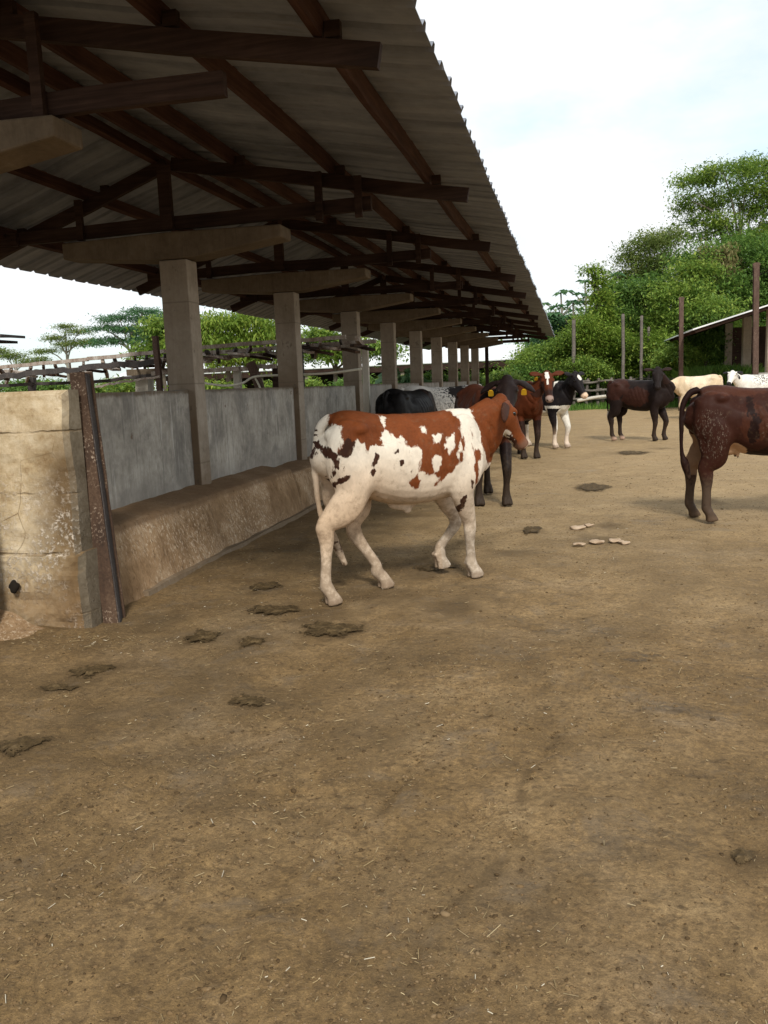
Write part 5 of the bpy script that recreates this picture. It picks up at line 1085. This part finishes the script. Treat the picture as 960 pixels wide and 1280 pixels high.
# left side, beyond the derelict frame
tree('rain_tree', 'wide flat-topped tree against the sky, left of the first full column', gb(165, 72), [L(150, 400, 30, 7, 72), L(178, 392, 26, 8, 72), L(195, 402, 24, 9, 72), L(130, 412, 24, 6, 72), L(165, 414, 30, 8, 72), L(140, 428, 26, 8, 72), L(185, 425, 26, 14, 72), L(205, 430, 22, 16, 72)], 520, 34, .42, .20, 'blue', tr=.26, flat=.28)
tree('rain_tree', 'thin see-through tree against the sky at the left, above the block wall', gb(84, 78), [L(82, 410, 16, 6, 78), L(98, 416, 18, 6, 78), L(68, 424, 16, 7, 78), L(90, 432, 26, 8, 78), L(60, 440, 18, 6, 78), L(112, 428, 16, 7, 78)], 300, 24, .42, .18, 'olive', tr=.2, flat=.28)
tree('rain_tree', 'low thin tree far off at the left edge', gb(22, 80), [L(15, 447, 20, 7, 80), L(45, 452, 22, 7, 80), L(0, 440, 14, 6, 80)], 160, 22, .42, .2, 'olive', tr=.15, flat=.3)
tree('leafy_tree', 'dense yellow-green tree framed between the first two columns', gb(285, 36), [L(270, 408, 36, 16, 36), L(312, 405, 34, 16, 36), L(245, 425, 30, 18, 36), L(290, 432, 44, 20, 36), L(340, 425, 30, 20, 36), L(300, 450, 50, 18, 36), L(235, 448, 26, 16, 36)], 620, 30, .34, .20, 'yellow', M_BARKD, tr=.2, droop=.7, aspect=.3)
tree('leafy_tree', 'green tree showing between the second and third columns', gb(415, 40), [L(400, 425, 26, 16, 40), L(430, 430, 26, 14, 40), L(415, 445, 34, 16, 40), L(470, 440, 30, 14, 40)], 300, 26, .34, .20, 'mid', M_BARKD, tr=.16)
tree('leafy_tree', 'green tree partly hidden by the first column', gb(205, 44), [L(200, 415, 20, 18, 44), L(215, 435, 22, 18, 44), L(190, 445, 26, 16, 44)], 240, 26, .36, .22, 'mid', M_BARKD, tr=.16)
for (px, py, rx, ry, Y, m, lab) in [(150, 487, 40, 8, 27, 'mid', 'low green bush over the wall right of the rusty post'), (255, 487, 36, 9, 28, 'yellow', 'pale green bush behind the white frame post'), (370, 486, 40, 9, 29, 'mid', 'green bush between the second and third columns'), (440, 484, 30, 10, 31, 'deep', 'dark bush beside the third column'),
    (500, 482, 26, 10, 33, 'mid', 'bush behind the fourth column'), (540, 480, 26, 10, 35, 'deep', 'bush between the fifth and sixth columns'), (580, 478, 26, 10, 37, 'mid', 'bush behind the far columns'), (620, 476, 26, 11, 39, 'mid', 'bush past the last column of the shed'), (40, 484, 60, 6, 30, 'deep', 'low bush behind the block wall')]:
    tree('garden_bush', lab, gb(px, Y), [L(px + random.uniform(-.6, .6) * rx, py + random.uniform(-.4, .4) * ry, rx * .5, ry * .6, Y, random.uniform(-.8, .8)) for k in range(5)] + [L(px, py + ry, rx * .8, ry * .9, Y)], 220, 26, .22, .15, m, M_BARKD, tr=.06, group='bushes beyond the feed wall', cat='bush')
# big-leaved plants
for (px, py, Y, lab) in ((488, 480, 24, 'big-leaved blue-green plant between the third and fourth columns'), (512, 478, 25.5, 'big-leaved blue-green plant between the fourth and fifth columns')):
    c = on_y(px, py, Y); root = empty('taro_plant', (c[0], Y, 0)); put(root, lab, 'plant'); n = 46; az = RNG.uniform(0, 6.28, n); rr = RNG.uniform(.05, .5, n); P = np.stack([np.cos(az) * rr, np.sin(az) * rr, c[2] + .35 - rr * .9 + RNG.normal(0, .14, n)], 1)
    me = leaf_mesh('leaves', P, .36, RNG.uniform(.4, 1, n), .8, .5, mat=LM['blue']); o = bpy.data.objects.new('leaves', me); C.objects.link(o); o.parent = root; mb = MB()
    for q in P[::2]: v_, f_ = tube([(c[0] + q[0] * .2, Y + q[1] * .2, 0, .02, .02), (c[0] + q[0] * .7, Y + q[1] * .7, q[2] * .7, .015, .015), (c[0] + q[0], Y + q[1], q[2], .01, .01)], n=5, sub=2, ref=(0, 1, 0)); mb.add(v_, f_)
    mb.build('stems', LM['mid'], root)
# tall grass and the grassy verge
def blades(name, label, x0, x1, y0, y1, n, hmin, hmax, wd, lean=.25):
    x = RNG.uniform(x0, x1, n); y = RNG.uniform(y0, y1, n); h = RNG.uniform(hmin, hmax, n); az = RNG.uniform(0, 6.28, n); ln = np.abs(RNG.normal(0, lean, n)) * h
    B = np.stack([x, y, np.full(n, -.02)], 1); D = np.stack([np.cos(az), np.sin(az), np.zeros(n)], 1); S = np.stack([-np.sin(az), np.cos(az), np.zeros(n)], 1) * wd / 2
    M = B + D * ln[:, None] * .35 + np.array([0, 0, 1]) * (h * .62)[:, None]; T_ = B + D * ln[:, None] + np.array([0, 0, 1]) * h[:, None]
    V = np.stack([B - S, B + S, M + S * .8, T_, M - S * .8], 1).reshape(-1, 3); me = mesh_np(name, V, np.arange(n * 5).reshape(n, 5)); at = me.attributes.new('tint', 'FLOAT', 'POINT'); at.data.foreach_set('value', np.repeat(np.clip(RNG.normal(.5, .2, n), 0, 1), 5).astype(np.float32)); me.materials.append(LM['grass']); o = bpy.data.objects.new(name, me); C.objects.link(o); put(o, label, None, None, 'stuff')
q0, q1 = on_y(872, 470, 36)[0], on_y(938, 470, 36)[0]
blades('tall_grass', 'tall bright green grass behind the white speckled cow', q0, q1, 35.2, 39, 5200, .9, 1.8, .032, .3)
blades('verge_grass', 'green grass along the far edge of the yard', -3, 14, 37.8, 42.5, 9000, .08, .32, .03)
